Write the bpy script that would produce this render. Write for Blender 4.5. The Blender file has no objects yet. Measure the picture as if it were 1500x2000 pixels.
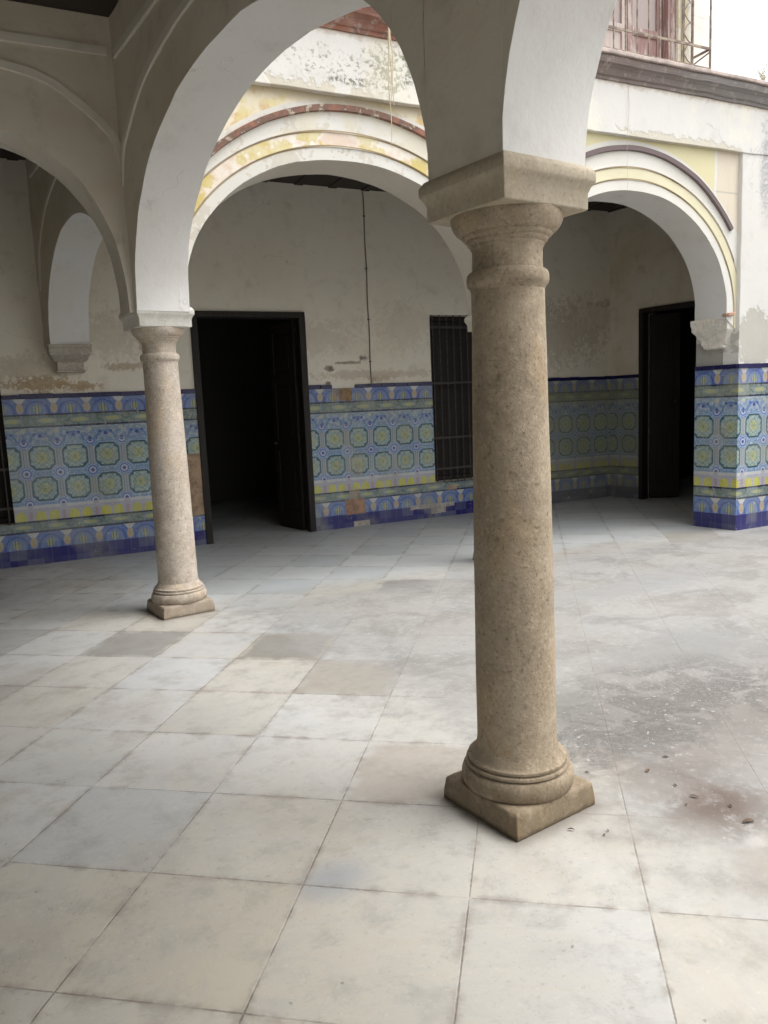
import bpy, math, random
from mathutils import Vector, Matrix, noise as mnoise
random.seed(7)
R=math.radians
D=bpy.data; SC=bpy.context.scene; COL=SC.collection

# ------------------------------------------------------------------ camera
cam=D.cameras.new('camera'); co=D.objects.new('camera',cam); COL.objects.link(co)
cam.sensor_fit='HORIZONTAL'; cam.sensor_width=36; cam.lens=36*1504/1500
cam.clip_end=500; cam.clip_start=.05
YAW,PIT,ROL=.598566,-.140552,-.043827
fw=Vector((math.sin(YAW)*math.cos(PIT),math.cos(YAW)*math.cos(PIT),math.sin(PIT)))
rt=Vector((math.cos(YAW),-math.sin(YAW),0)); up=rt.cross(fw)
r2=rt*math.cos(ROL)+up*math.sin(ROL); u2=-rt*math.sin(ROL)+up*math.cos(ROL)
m=Matrix((r2,u2,-fw)).transposed().to_4x4(); m.translation=Vector((-1.9043,-1.9826,1.5))
co.matrix_world=m; SC.camera=co
# ------------------------------------------------------------------ world and sun
SUN_EL,SUN_AZ=R(64),R(130)      # azimuth clockwise from +Y
w=D.worlds.new('World'); SC.world=w; w.use_nodes=True
nt=w.node_tree; nt.nodes.clear()
sky=nt.nodes.new('ShaderNodeTexSky'); sky.sky_type='NISHITA'; sky.sun_disc=False
sky.sun_elevation=SUN_EL; sky.sun_rotation=SUN_AZ; sky.air_density=1.0; sky.dust_density=4.0; sky.ozone_density=1
hs=nt.nodes.new('ShaderNodeHueSaturation'); hs.inputs['Saturation'].default_value=.12; hs.inputs['Value'].default_value=1.35
bg=nt.nodes.new('ShaderNodeBackground'); bg.inputs[1].default_value=.15
wo=nt.nodes.new('ShaderNodeOutputWorld')
nt.links.new(sky.outputs[0],hs.inputs['Color']); nt.links.new(hs.outputs[0],bg.inputs[0]); nt.links.new(bg.outputs[0],wo.inputs[0])
sl=D.lights.new('sun','SUN'); sl.energy=.6; sl.angle=R(60); sl.color=(1,.98,.95)
so=D.objects.new('sun',sl); COL.objects.link(so)
sd=Vector((math.sin(SUN_AZ)*math.cos(SUN_EL),math.cos(SUN_AZ)*math.cos(SUN_EL),math.sin(SUN_EL)))
so.rotation_euler=(-sd).to_track_quat('-Z','Y').to_euler(); so.location=(3,-3,12)
SC.view_settings.view_transform='Standard'; SC.view_settings.look='None'
SC.view_settings.exposure=1.0; SC.view_settings.gamma=1
SC.render.engine='CYCLES'
try:
    SC.cycles.max_bounces=7; SC.cycles.diffuse_bounces=5; SC.cycles.glossy_bounces=2
except Exception: pass

# ------------------------------------------------------------------ measured layout
Y2=3.65                      # corner column
AN=math.atan(-.1497)         # courtyard front is askew to the gallery by 8.5 degrees
WO=2.792                     # back wall distance behind the courtyard arcade
ROWLOC=(0,Y2,0)
def row2w(s,n,z=0): return Vector((s*math.cos(AN)-n*math.sin(AN), Y2+s*math.sin(AN)+n*math.cos(AN), z))

# ------------------------------------------------------------------ node expression helper
class S:
    T=None
    def __init__(s,k): s.k=k
    @staticmethod
    def m(op,*a,clamp=False):
        n=S.T.nodes.new('ShaderNodeMath'); n.operation=op; n.use_clamp=clamp
        for i,x in enumerate(a):
            if isinstance(x,S): S.T.links.new(x.k,n.inputs[i])
            else: n.inputs[i].default_value=float(x)
        return S(n.outputs[0])
    def __add__(s,o): return S.m('ADD',s,o)
    __radd__=__add__
    def __sub__(s,o): return S.m('SUBTRACT',s,o)
    def __rsub__(s,o): return S.m('SUBTRACT',o,s)
    def __mul__(s,o): return S.m('MULTIPLY',s,o)
    __rmul__=__mul__
    def __truediv__(s,o): return S.m('DIVIDE',s,o)
    def __rtruediv__(s,o): return S.m('DIVIDE',o,s)
def sabs(a): return S.m('ABSOLUTE',a)
def smin(a,b): return S.m('MINIMUM',a,b)
def smax(a,b): return S.m('MAXIMUM',a,b)
def frac(a): return S.m('FRACT',a)
def floor_(a): return S.m('FLOOR',a)
def gt(a,b): return S.m('GREATER_THAN',a,b)
def lt(a,b): return S.m('LESS_THAN',a,b)
def powr(a,b): return S.m('POWER',a,b)
def sqrt(a): return S.m('SQRT',a)
def inv(a): return S.m('SUBTRACT',1.0,a,clamp=True)
def sat(a): return S.m('ADD',a,0.0,clamp=True)
def ss(a,lo,hi):
    n=S.T.nodes.new('ShaderNodeMapRange'); n.interpolation_type='SMOOTHSTEP'
    S.T.links.new(a.k,n.inputs[0]); n.inputs[1].default_value=lo; n.inputs[2].default_value=hi
    if lo>hi:
        n.inputs[1].default_value=hi; n.inputs[2].default_value=lo; n.inputs[3].default_value=1; n.inputs[4].default_value=0
    return S(n.outputs[0])
def vec(x,y,z):
    n=S.T.nodes.new('ShaderNodeCombineXYZ')
    for i,a in enumerate((x,y,z)):
        if isinstance(a,S): S.T.links.new(a.k,n.inputs[i])
        else: n.inputs[i].default_value=a
    return S(n.outputs[0])
def sep(v):
    n=S.T.nodes.new('ShaderNodeSeparateXYZ'); S.T.links.new(v.k,n.inputs[0]); return [S(o) for o in n.outputs]
def obj_co():
    n=S.T.nodes.new('ShaderNodeTexCoord'); return S(n.outputs['Object'])
def uv_co():
    n=S.T.nodes.new('ShaderNodeTexCoord'); return S(n.outputs['UV'])
def noise(v,scale,detail=4,rough=.55,dist=0,col=False):
    n=S.T.nodes.new('ShaderNodeTexNoise'); S.T.links.new(v.k,n.inputs['Vector'])
    n.inputs['Scale'].default_value=scale; n.inputs['Detail'].default_value=min(detail,4)
    n.inputs['Roughness'].default_value=rough; n.inputs['Distortion'].default_value=dist
    return S(n.outputs['Color' if col else 'Fac'])
def voro(v,scale,feat='F1',out='Distance'):
    n=S.T.nodes.new('ShaderNodeTexVoronoi'); S.T.links.new(v.k,n.inputs['Vector']); n.feature=feat
    n.inputs['Scale'].default_value=scale; return S(n.outputs[out])
def wnoise(v):
    n=S.T.nodes.new('ShaderNodeTexWhiteNoise'); n.noise_dimensions='3D'; S.T.links.new(v.k,n.inputs['Vector']); return S(n.outputs['Value'])
def obrand():
    n=S.T.nodes.new('ShaderNodeObjectInfo'); return S(n.outputs['Random'])
def vadd(a,b):
    n=S.T.nodes.new('ShaderNodeVectorMath'); n.operation='ADD'; S.T.links.new(a.k,n.inputs[0])
    if isinstance(b,S): S.T.links.new(b.k,n.inputs[1])
    else: n.inputs[1].default_value=b
    return S(n.outputs[0])
def vmul(a,b):
    n=S.T.nodes.new('ShaderNodeVectorMath'); n.operation='MULTIPLY'; S.T.links.new(a.k,n.inputs[0]); n.inputs[1].default_value=b
    return S(n.outputs[0])
def mix(a,b,f,mode='MIX'):
    n=S.T.nodes.new('ShaderNodeMix'); n.data_type='RGBA'; n.blend_type=mode; n.clamp_factor=True
    if isinstance(f,S): S.T.links.new(f.k,n.inputs[0])
    else: n.inputs[0].default_value=f
    for i,x in ((6,a),(7,b)):
        if isinstance(x,S): S.T.links.new(x.k,n.inputs[i])
        else: n.inputs[i].default_value=(*x,1)
    return S(n.outputs[2])
def rgb(c):
    n=S.T.nodes.new('ShaderNodeRGB'); n.outputs[0].default_value=(*c,1); return S(n.outputs[0])
def begin(name):
    m=D.materials.new(name); m.use_nodes=True; m.node_tree.nodes.clear(); S.T=m.node_tree; return m
def finish(m,col,rough=.8,height=None,bstr=.4,bdist=.01,spec=.5,metal=0,alpha=None):
    n=S.T.nodes.new('ShaderNodeBsdfPrincipled'); o=S.T.nodes.new('ShaderNodeOutputMaterial')
    if isinstance(col,S): S.T.links.new(col.k,n.inputs['Base Color'])
    else: n.inputs['Base Color'].default_value=(*col,1)
    if isinstance(rough,S): S.T.links.new(rough.k,n.inputs['Roughness'])
    else: n.inputs['Roughness'].default_value=rough
    n.inputs['Specular IOR Level'].default_value=spec; n.inputs['Metallic'].default_value=metal
    if height is not None:
        b=S.T.nodes.new('ShaderNodeBump'); b.inputs['Strength'].default_value=bstr; b.inputs['Distance'].default_value=bdist
        S.T.links.new(height.k,b.inputs['Height']); S.T.links.new(b.outputs[0],n.inputs['Normal'])
    S.T.links.new(n.outputs[0],o.inputs[0]); return m
def blob(u,v,cu,cv,ru,rv,nz,k=1.6,soft=.25):
    d=sqrt(powr((u-cu)/ru,2.0)+powr((v-cv)/rv,2.0))+(nz-.5)*k
    return ss(d,1.0,1.0-soft)

# ------------------------------------------------------------------ materials
M={}
def plaster(name,base,patches=(),axis='x',dirt=.35,warm=.3,extra=None,rough=.9,cracks=.25):
    m=begin(name); p=obj_co(); x,y,z=sep(p); u={'x':x,'y':y}[axis]
    n1=noise(p,1.1,5,.6); n2=noise(p,5,6,.65); n3=noise(p,26,5,.6); nb=noise(p,60,3,.6)
    c=rgb(base)
    c=mix(c,tuple(b*k for b,k in zip(base,(.86,.78,.64))),ss(n1,.42,.72)*warm)
    c=mix(c,tuple(b*k for b,k in zip(base,(.62,.6,.56))),ss(n2,.5,.78)*dirt)
    c=mix(c,tuple(b*.55 for b in base),ss(n3,.66,.8)*dirt*.7)
    ve=voro(vadd(p,vmul(noise(p,3,3,.6,col=True),(.5,.5,.5))),1.3,'DISTANCE_TO_EDGE')
    crk=ss(ve,.008,.001)*ss(noise(vadd(p,(7,3,1)),1.4,2),.52,.6)*cracks
    c=mix(c,tuple(b*.3 for b in base),crk)
    h=n2*.5+n3*.25+nb*.12-crk*.6
    nz=noise(p,13,6,.7)
    for (cu,cv,ru,rv,colr,st,dep) in patches:
        mk=blob(u,z,cu,cv,ru,rv,nz*.6+n3*.4,3.4,.5)*st*sat(n3*1.2+.35)
        c=mix(c,mix(colr,tuple(q*.7 for q in colr),n3),mk); h=h-mk*dep
    if extra: c,h=extra(c,h,p,x,y,z,n1,n2,n3,nz)
    return finish(m,c,rough,h,.5,.012,.25)
W_IN=(.76,.715,.62)
M['wall']=plaster('aged_whitewash',W_IN)
M['back']=plaster('back_wall_plaster',W_IN,[
    (-.72,1.84,.34,.10,(.42,.28,.13),.85,.3),(-.3,1.80,.25,.06,(.42,.28,.13),.8,.3),(.12,2.0,.28,.05,(.45,.33,.2),.7,.2),(.35,2.25,.06,.16,(.45,.33,.2),.6,.2),
    (2.5,1.93,.07,.05,(.2,.16,.12),.9,.5),(2.72,2.0,.22,.022,(.25,.2,.15),.8,.4),(2.92,2.05,.07,.035,(.16,.14,.12),.9,.5),(2.46,1.76,.05,.03,(.2,.16,.12),.9,.4),(3.05,1.79,.05,.05,(.35,.27,.17),.7,.3),(3.15,1.8,.22,.05,(.5,.4,.3),.5,.2),
    (.0,2.35,.5,.3,(.50,.42,.31),.4,.1),(-.8,2.0,.6,.16,(.50,.41,.28),.5,.1),(2.3,2.3,.7,.25,(.54,.46,.36),.35,.1),(3.5,2.4,.5,.35,(.54,.46,.36),.3,.1),(3.2,1.85,1.0,.07,(.47,.36,.24),.5,.1),(5.9,2.3,.9,.5,(.50,.43,.32),.5,.1),(6.9,2.75,.5,.06,(.42,.36,.27),.55,.2),(6.4,2.5,.8,.45,(.5,.44,.34),.35,.1)],dirt=.45)
M['endw']=plaster('end_wall_plaster',(.68,.625,.53),[(4.9,2.7,.5,.5,(.45,.38,.28),.5,.1)],axis='y',dirt=.6,warm=.8)
M['gal']=plaster('gallery_plaster',(.62,.575,.495),dirt=.55,warm=.6,cracks=.15)
M['molding']=plaster('lit_moulding',(.68,.65,.58),dirt=.25,warm=.3,cracks=0)  # paler than the wall: light caught by the bands is in the colour
M['soff']=plaster('pale_whitewash',(.70,.69,.67),dirt=.28,warm=.22,cracks=.2)
M['room']=finish(begin('unlit_room_plaster'),(.10,.095,.085),.95)  # near-black colour stands for the darkness of the unlit rooms
M['ceil']=finish(begin('dark_ceiling_timber'),(.035,.026,.02),.8)

# two-tone arch walls: inner faces duller, intrados in a paler whitewash
def arch_extra(c,h,p,x,y,z,n1,n2,n3,nz):
    return c,h
ARC=((1.50,1.31),(4.41,1.24)); ZS=2.24; AB=1.105
def facade_extra(c,h,p,x,y,z,n1,n2,n3,nz):
    right=gt(x,2.97)
    cs=right*(ARC[1][0]-ARC[0][0])+ARC[0][0]; a=right*(ARC[1][1]-ARC[0][1])+ARC[0][1]
    dx=sabs(x-cs); dz=smax(z-ZS,0.0001)
    f=sqrt(powr(dx/a,2.0)+powr(dz/AB,2.0))
    g=sqrt(powr(dx/(a*a),2.0)+powr(dz/(AB*AB),2.0))
    d=f*(f-1)/g
    front=lt(y,-.18)
    white=(.64,.63,.59)
    zone=front*gt(d,.0)
    c=mix(c,mix(white,(.70,.66,.58),ss(n1,.45,.7)*.5),zone)
    chips=ss(nz,.60,.64)*ss(d,.2,.1)*.8*inv(right)
    c=mix(c,(.50,.45,.36),zone*chips); c=mix(c,(.46,.41,.32),zone*ss(n3,.58,.68)*.35*inv(right*.6)); c=mix(c,(.50,.46,.38),zone*inv(right)*ss(noise(vadd(p,(1,7,2)),3.2,4,.7),.54,.57)*.55)
    # yellow band
    pat=sat(ss(noise(vadd(p,(3,1,4)),2.6,4,.65),.50,.53)+right*.9)
    yb=gt(d,.098)*lt(d,.200)*front
    ycol=mix(mix((.58,.48,.20),(.64,.58,.38),ss(n2,.4,.6)),(.64,.60,.42),right)
    pink=mix((.66,.55,.46),(.74,.71,.64),ss(n2,.4,.6))
    c=mix(c,mix(pink,ycol,pat),yb)
    # worn patches on the outer white band
    ob=gt(d,.2)*lt(d,.36)*front*inv(right)
    c=mix(c,(.62,.58,.46),ob*ss(n1,.47,.53)*.7)
    # incised lines
    ln=smax(ss(sabs(d-.098),.009,.003),ss(sabs(d-.203),.009,.003))*front
    c=mix(c,(.30,.22,.12),ln*.85)
    # spandrels
    # wide arc radius test
    rc=sqrt(powr(x-(right*(4.41-1.56)+1.56),2.0)+powr(z-(right*.13+2.03),2.0))-(1.7-right*.13)
    sp=gt(rc,.05)*front*lt(z,3.83)*gt(d,.25)
    spl=mix((.70,.64,.50),(.56,.38,.17),ss(noise(vadd(p,(0,0,2)),4,4),.5,.58)*.8)
    spl=mix(spl,(.64,.56,.26),ss(noise(vadd(p,(5,0,2)),6,4),.54,.6)*.7)
    spr=mix((.64,.59,.37),(.64,.57,.46),gt(x,5.47))
    spr=mix(spr,(.66,.65,.61),ss(sabs(x-5.46),.02,.012))
    spr=mix(spr,(.5,.46,.38),ss(sabs(z-3.42),.012,.005)*gt(x,5.47))
    c=mix(c,mix(spl,spr,right),sp*.95)
    # darker brown strip just under the alfiz edge, left bay
    c=mix(c,(.36,.31,.22),front*ss(z+(nz-.5)*.06,3.70,3.78)*inv(right)*.75)
    return c,h-ln*.8-chips*zone*.5
M['facade']=plaster('painted_arcade_front',(.60,.56,.49),dirt=.25,warm=.35,cracks=.3,extra=facade_extra)
def upper_extra(c,h,p,x,y,z,n1,n2,n3,nz):
    # moss and black mould on the left bay
    fine=noise(p,34,6,.75)
    mo=blob(x,z,1.88,4.04,.27,.24,nz,2.2,.6)*ss(fine,.46,.56)
    c=mix(c,(.09,.10,.045),mo*.92)
    mo=blob(x,z,1.42,4.0,.5,.14,nz,2.6,.6)*ss(fine,.53,.60)
    c=mix(c,(.25,.23,.19),mo*.75)
    mo=blob(x,z,1.65,3.9,.35,.04,nz,1.2,.5)*ss(fine,.47,.52)
    c=mix(c,(.14,.13,.10),mo*.85)
    # grey mould at the right end
    mo=blob(x,z,6.13,3.75,.14,.55,nz,1.4,.7)*ss(fine,.3,.6)
    c=mix(c,(.30,.30,.31),mo*.8)
    # damp yellowing
    c=mix(c,(.74,.71,.58),ss(noise(vadd(p,(2,2,2)),2.0,3),.5,.62)*.45)
    # plaster loss along the lower edge
    el=ss(z+(nz-.5)*.22,3.87,3.84)*ss(noise(vadd(p,(8,0,0)),2.2,2),.5,.54)
    c=mix(c,(.55,.50,.40),el*.7)
    c=mix(c,(.30,.20,.12),ss(z+(nz-.5)*.12,4.19,4.24)*.5)
    return c,h-el*.5-mo*.2
M['upper']=plaster('weathered_whitewash',(.64,.63,.60),dirt=.22,warm=.15,extra=upper_extra)
def fac_extra(c,h,p,x,y,z,n1,n2,n3,nz):
    fine=noise(p,34,6,.75)
    mo=blob(x,z,6.13,3.6,.12,.6,nz,1.4,.7)*ss(fine,.3,.6)
    c=mix(c,(.30,.30,.31),mo*.8)
    el=blob(x,z,6.02,1.98,.27,.33,nz,1.5,.12)
    grey=mix((.40,.39,.35),(.50,.48,.42),n2)
    jam=lt(x,5.76)*ss(z+(nz-.5)*.18,2.0,1.97)
    c=mix(c,grey,smax(el,0)*.95)
    c=mix(c,(.30,.29,.26),jam*.95)
    return c,h-el*.6-jam*.5
M['fac']=plaster('peeling_facade_plaster',(.64,.63,.60),dirt=.25,warm=.15,extra=fac_extra)
M['upw']=plaster('bleached_upper_wall',(.74,.73,.68),[(5.14,4.9,.07,1.4,(.66,.60,.34),.8,.05)],dirt=.4,warm=.3)

def stone(name,base,dark,wear=1.0):
    m=begin(name); p=obj_co(); x,y,z=sep(p)
    q=vadd(p,vec(obrand()*17,obrand()*5,0.0))
    n1=noise(q,3.5,4,.6); n2=noise(q,19,4,.72); n3=noise(q,75,3,.7); n4=noise(vmul(q,(1,1,.35)),6,3,.6)
    c=mix(base,dark,ss(n1,.35,.68)*.7)
    c=mix(c,tuple(b*k for b,k in zip(base,(1.3,1.3,1.3))),ss(n2,.50,.68)*.5)
    c=mix(c,tuple(b*k for b,k in zip(dark,(.72,.70,.64))),ss(n2,.48,.32)*.3)
    c=mix(c,tuple(b*k for b,k in zip(base,(1.1,.95,.72))),ss(n4,.52,.66)*.4)
    c=mix(c,tuple(b*.42 for b in dark),ss(n3,.55,.70)*.6)
    c=mix(c,tuple(min(.8,b*1.5) for b in base),ss(n3,.44,.34)*.4)
    v=voro(vadd(q,vmul(noise(q,14,2,col=True),(.06,.06,.06))),13); spots=ss(v,.17,.06)*ss(n1,.42,.58)
    c=mix(c,tuple(b*.45 for b in dark),spots*.38)
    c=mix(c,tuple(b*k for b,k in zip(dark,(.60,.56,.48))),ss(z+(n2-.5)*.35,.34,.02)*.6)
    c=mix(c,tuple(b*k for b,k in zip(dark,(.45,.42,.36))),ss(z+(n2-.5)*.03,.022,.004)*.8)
    c=mix(base,c,wear)
    return finish(m,c,.85,n2*.8+n3*.6-spots*.6,.55*wear,.007,.2)
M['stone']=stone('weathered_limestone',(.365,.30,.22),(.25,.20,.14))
M['stone2']=stone('pinkish_limestone',(.52,.455,.385),(.38,.32,.255))
M['impost']=stone('impost_limestone',(.42,.365,.28),(.32,.265,.19),.6)
M['impost2']=stone('limewashed_impost',(.64,.62,.57),(.52,.48,.41),.6)
M['corbel']=stone('corbel_stone',(.50,.46,.40),(.36,.31,.26))
M['corbelw']=stone('chipped_white_corbel',(.70,.67,.60),(.52,.48,.42))
M['brick']=finish(begin('broken_brick'),(.42,.25,.18),.9)

# cornice: coloured brick and limewash, weathered
m=begin('cornice_brick'); p=obj_co(); x,y,z=sep(p)
n1=noise(p,4,5,.6); n2=noise(vmul(p,(3,3,30)),3,4,.6)
row=floor_(z/.045); br=wnoise(vec(floor_(x/.13+row*.5),row,0.0))
c=mix((.25,.105,.07),(.17,.08,.06),br)
c=mix(c,(.34,.22,.17),ss(n1,.4,.65)*.6)
c=mix(c,(.17,.145,.135),ss(x+(n1-.5)*1.5,2.6,3.8)*.85); c=mix(c,(.21,.205,.20),ss(x+(n1-.5)*3,3.8,6.0)*.7)  # greyed and paled toward the right, partly to carry veiling sky glare
c=mix(c,(.10,.06,.05),ss(n2,.62,.75)*.6); c=mix(c,(.36,.31,.28),ss(noise(p,11,4,.7),.54,.62)*.5)
mo=ss(frac(z/.045),.12,.04)
M['cornice']=finish(m,mix(c,(.16,.12,.10),mo*.6),.9,n2-mo*.6,.5,.008)
m=begin('red_arch_moulding'); p=obj_co(); x,y,z=sep(p); n=noise(p,9,5,.65)
c=mix(mix((.27,.125,.085),(.15,.095,.075),ss(n,.38,.55)),(.15,.115,.115),ss(x,2.8,3.2)); c=mix(c,(.45,.38,.30),ss(n,.56,.62)*.8*ss(x,3.0,2.6))
M['redmould']=finish(m,c,.9,n,.5,.006)
m=begin('bleached_slab'); n=noise(obj_co(),8,5,.65)
M['slab']=finish(m,mix((.62,.52,.48),(.42,.36,.33),ss(n,.4,.65)),.9,n,.4,.005)

def wood(name,base,pale,amt,peel=None):
    m=begin(name); p=obj_co(); n1=noise(vmul(p,(30,30,2.2)),1.6,5,.65); n2=noise(p,4,4,.6)
    c=mix(base,pale,ss(n1,.45,.7)*amt)
    if peel: c=mix(c,peel,ss(n2*.5+n1*.5,.50,.58)*.8)
    return finish(m,c,.6,n1,.4,.004,.35)
M['wood']=wood('dark_walnut_timber',(.014,.010,.008),(.032,.023,.017),.6)
M['reddoor']=wood('weathered_red_paint',(.27,.16,.145),(.40,.30,.27),.7,(.50,.45,.41))  # weathered paint, paled further to carry veiling glare
M['pale_door']=wood('bleached_paint',(.50,.44,.40),(.36,.22,.2),.7)
m=begin('old_iron'); n=noise(obj_co(),30,4)
M['iron']=finish(m,mix((.03,.03,.032),(.06,.045,.035),ss(n,.4,.6)),.6,n,.3,.002,.4)
m=begin('rusty_iron'); n=noise(obj_co(),14,5)
M['rust']=finish(m,mix((.17,.13,.11),(.32,.26,.20),ss(n,.4,.6)),.8,n,.3,.002)
m=begin('dusty_glass'); M['glass']=finish(m,(.36,.30,.28),.35,None,spec=.4)
M['cable']=finish(begin('grey_cable'),(.13,.125,.11),.7)
M['root']=finish(begin('dry_root'),(.55,.47,.34),.9)
m=begin('dry_leaf'); n=obrand(); M['leaf']=finish(m,mix((.06,.04,.022),(.13,.08,.045),n),.8)
M['weed']=finish(begin('dry_weed'),(.40,.38,.26),.9)

# ------------------------------------------------ azulejo wainscot, uv in metres (u: medallion centres at multiples of T)
def azulejo(name='glazed_wall_tiles',dull=0):
    m=begin(name); uv=uv_co(); x,z,_=sep(uv); oc=obj_co(); ox,oy,oz=sep(oc)
    T=.318
    U=frac(x/T+.5)-.5; V=frac((z-.778)/T+.5)-.5          # medallion centred
    au,av=sabs(U),sabs(V)
    Uh=frac(x/T)-.5; au_h=sabs(Uh)                          # centred on the joints between medallions
    Vh=frac((z-.778)/T)-.5
    pale=(.42,.54,.68); lilac=(.15,.28,.50); blue=(.03,.05,.34); mid=(.05,.15,.44)
    fine=noise(vec(x,z,0.0),70,2,.6); wob=noise(vec(x,z,0.0),22,3,.7)
    c=mix(pale,lilac,ss(fine,.45,.55))
    # dotted lace ground
    ck=ss(sabs(frac(x/(T/14))-.5)+sabs(frac(z/(T/14))-.5),.36,.22)
    c=mix(c,mid,ck*.75); c=mix(c,(.10,.30,.36),ss(wob,.52,.62)*.45); c=mix(c,(.62,.68,.74),ss(wob,.46,.38)*ss(ck,.6,.3)*.7)
    # flower at the joints
    rj=sqrt(Uh*Uh+Vh*Vh)
    c=mix(c,(.40,.45,.75),ss(rj,.185,.17)); c=mix(c,mid,ss(sabs(rj-.135),.022,.010)); c=mix(c,(.62,.64,.74),ss(sabs(rj-.085),.02,.01))
    c=mix(c,(.03,.04,.20),ss(rj,.06,.045))
    # stripes between neighbours
    vs=lt(av,.30)*ss(au_h,.115,.105)
    st=mix((.33,.36,.34),(.56,.50,.47),gt(frac(Uh*26),.5))
    st=mix(st,(.15,.26,.26),ss(sabs(au_h-.045),.014,.007))
    c=mix(c,st,vs*.8)
    # medallion
    d=powr(powr(au,5.0)+powr(av,5.0),.2); d2=(au+av)*.635
    dd=smax(d,d2)
    inm=ss(dd,.385,.375)
    petal=S.m('SINE',(au+av)*42)*.5+.5; petal2=S.m('SINE',(au-av)*42)*.5+.5
    ground=mix((.22,.33,.26),(.50,.55,.40),ss(petal*petal2+fine*.5,.25,.6)); ground=mix(ground,(.10,.24,.26),ss(ck,.3,.7)*ss(dd,.16,.24)*.7)
    ground=mix(ground,(.36,.50,.55),ss(sabs(dd-.27),.035,.015)*.8)
    cr=smin(au,av)
    ground=mix(ground,(.47,.50,.25),ss(cr,.04,.02)*ss(dd,.2,.14)*.6)
    r=sqrt(U*U+V*V)
    ground=mix(ground,(.50,.53,.30),ss(dd,.30,.10)*.3); ground=mix(ground,(.60,.66,.66),ss(wob,.54,.62)*.5); ground=mix(ground,(.10,.24,.30),ss(wob,.46,.38)*.45)
    ground=mix(ground,(.50,.50,.16),ss(sabs(r-.10),.030,.012)*.8); ground=mix(ground,(.25,.34,.10),ss(r,.05,.03))
    ground=mix(ground,(.05,.12,.27),ss(sabs(au-.275)+sabs(av-.275),.085,.06)*.9)
    ground=mix(ground,(.30,.42,.50),ss(sabs(smax(au,av)-.20),.02,.01)*ss(fine,.4,.5)*.8)
    c=mix(c,ground,inm)
    c=mix(c,(.02,.10,.15),ss(sabs(dd-.365),.036,.018)); c=mix(c,(.40,.50,.66),ss(sabs(dd-.42),.014,.006)*.8)
    # top half row: crown of scrolls
    top=gt(z,1.252)
    t=(z-1.252)/.148
    crown=mix((.44,.50,.58),lilac,ss(wob,.4,.6))
    a3=sabs(sabs(U)-.0); tr=sqrt(powr(frac(x/T*1+.5)-.5,2.0)+powr((t-.55)*.45,2.0))
    crown=mix(crown,blue,ss(sqrt(powr(U,2.0)*1.0+powr((t-.45)*.47,2.0)),.07,.05))
    crown=mix(crown,blue,ss(sqrt(powr(sabs(U)-.17,2.0)+powr((t-.58)*.47,2.0)),.05,.035))
    crown=mix(crown,mid,ss(sabs(sqrt(powr(U,2.0)+powr((t-.0)*.47,2.0))-.30)+(wob-.5)*.1,.04,.01)*.7)
    crown=mix(crown,blue,ss(sabs(Uh)+sabs(t-.15)*.4,.09,.05)*.8)
    crown=mix(crown,(.28,.36,.30),ss(sabs(t-.93+sabs(S.m('SINE',x/T*6.283))*.12),.06,.03)*.7)
    crown=mix(crown,(.58,.56,.40),ss(sqrt(powr(au_h,2.0)+powr((t-.8)*.47,2.0)),.09,.06)*.8)
    c=mix(c,crown,top)
    # lower hem: white rail and yellow swags
    hem=lt(z,.612)
    hh=(z-.455)/.157
    hemc=mix((.42,.44,.62),(.58,.54,.52),ss(fine,.45,.55))
    du=sabs(sabs(U)-.20); sw=sqrt(powr(du/.17,2.0)+powr((hh-.20)/.46,2.0))
    hemc=mix(hemc,mix((.68,.64,.10),(.52,.50,.12),ss(fine,.5,.6)),ss(sw,1.0,.9)*lt(hh,.62))
    hemc=mix(hemc,(.45,.30,.32),ss(sabs(au_h-.02),.02,.01)*lt(hh,.6)); hemc=mix(hemc,(.50,.38,.40),ss(au_h,.07,.05)*lt(hh,.6)*.7)
    hemc=mix(hemc,(.64,.65,.65),gt(hh,.80)*gt(au_h,.09))
    c=mix(c,hemc,hem)
    # narrow grey-green listel bands
    def band(c,z0,z1):
        inb=gt(z,z0)*lt(z,z1); h=(z-z0)/(z1-z0)
        q=mix((.13,.19,.17),(.26,.31,.30),ss(fine+(wob-.5)*1.2,.38,.62))
        e=sqrt(powr((frac(x/(T*1.0)+.25)-.5)/.30,2.0)+powr((h-.5)/.26,2.0))
        q=mix(q,(.40,.46,.36),ss(e+(wob-.5)*1.5,1.1,.8)*.7); q=mix(q,(.50,.50,.18),ss(e+(wob-.5)*1.5,.8,.5)*.8)
        q=mix(q,(.24,.30,.42),ss(sabs(frac(x/(T*.5))-.5),.46,.49))
        return mix(c,q,inb)
    c=band(c,1.42,1.525); c=band(c,.35,.437)
    def frieze(c,z0,z1):
        inb=gt(z,z0)*lt(z,z1); h=(z-z0)/(z1-z0)
        q=mix((.16,.25,.56),(.11,.18,.48),ss(fine,.4,.6))
        arcd=sqrt(powr(U/.36,2.0)+powr((h-.1)/.75,2.0))
        q=mix(q,(.17,.26,.52),ss(arcd,.95,.8)*.7); q=mix(q,(.06,.11,.36),ss(sabs(arcd-.95),.09,.03))
        q=mix(q,(.32,.40,.52),ss(sabs(arcd-.62)+(wob-.5)*.3,.06,.02)*.7)
        pal=sqrt(powr(U/.13,2.0)+powr((h-.30)/.34,2.0)); q=mix(q,(.44,.46,.26),ss(pal+(wob-.5)*.8,.9,.7))
        q=mix(q,(.10,.13,.14),ss(sabs(au-.05),.018,.008)*ss(pal,1.1,.9))
        wt=lt(au_h,(h-.62)*.42+.03)*gt(h,.66); q=mix(q,(.66,.66,.64),wt)
        vs=sqrt(powr(au_h/.115,2.0)+powr((h-.38)/.36,2.0)); q=mix(q,(.60,.45,.33),ss(vs,1.0,.85)); q=mix(q,(.50,.46,.24),ss(vs,.5,.4))
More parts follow.
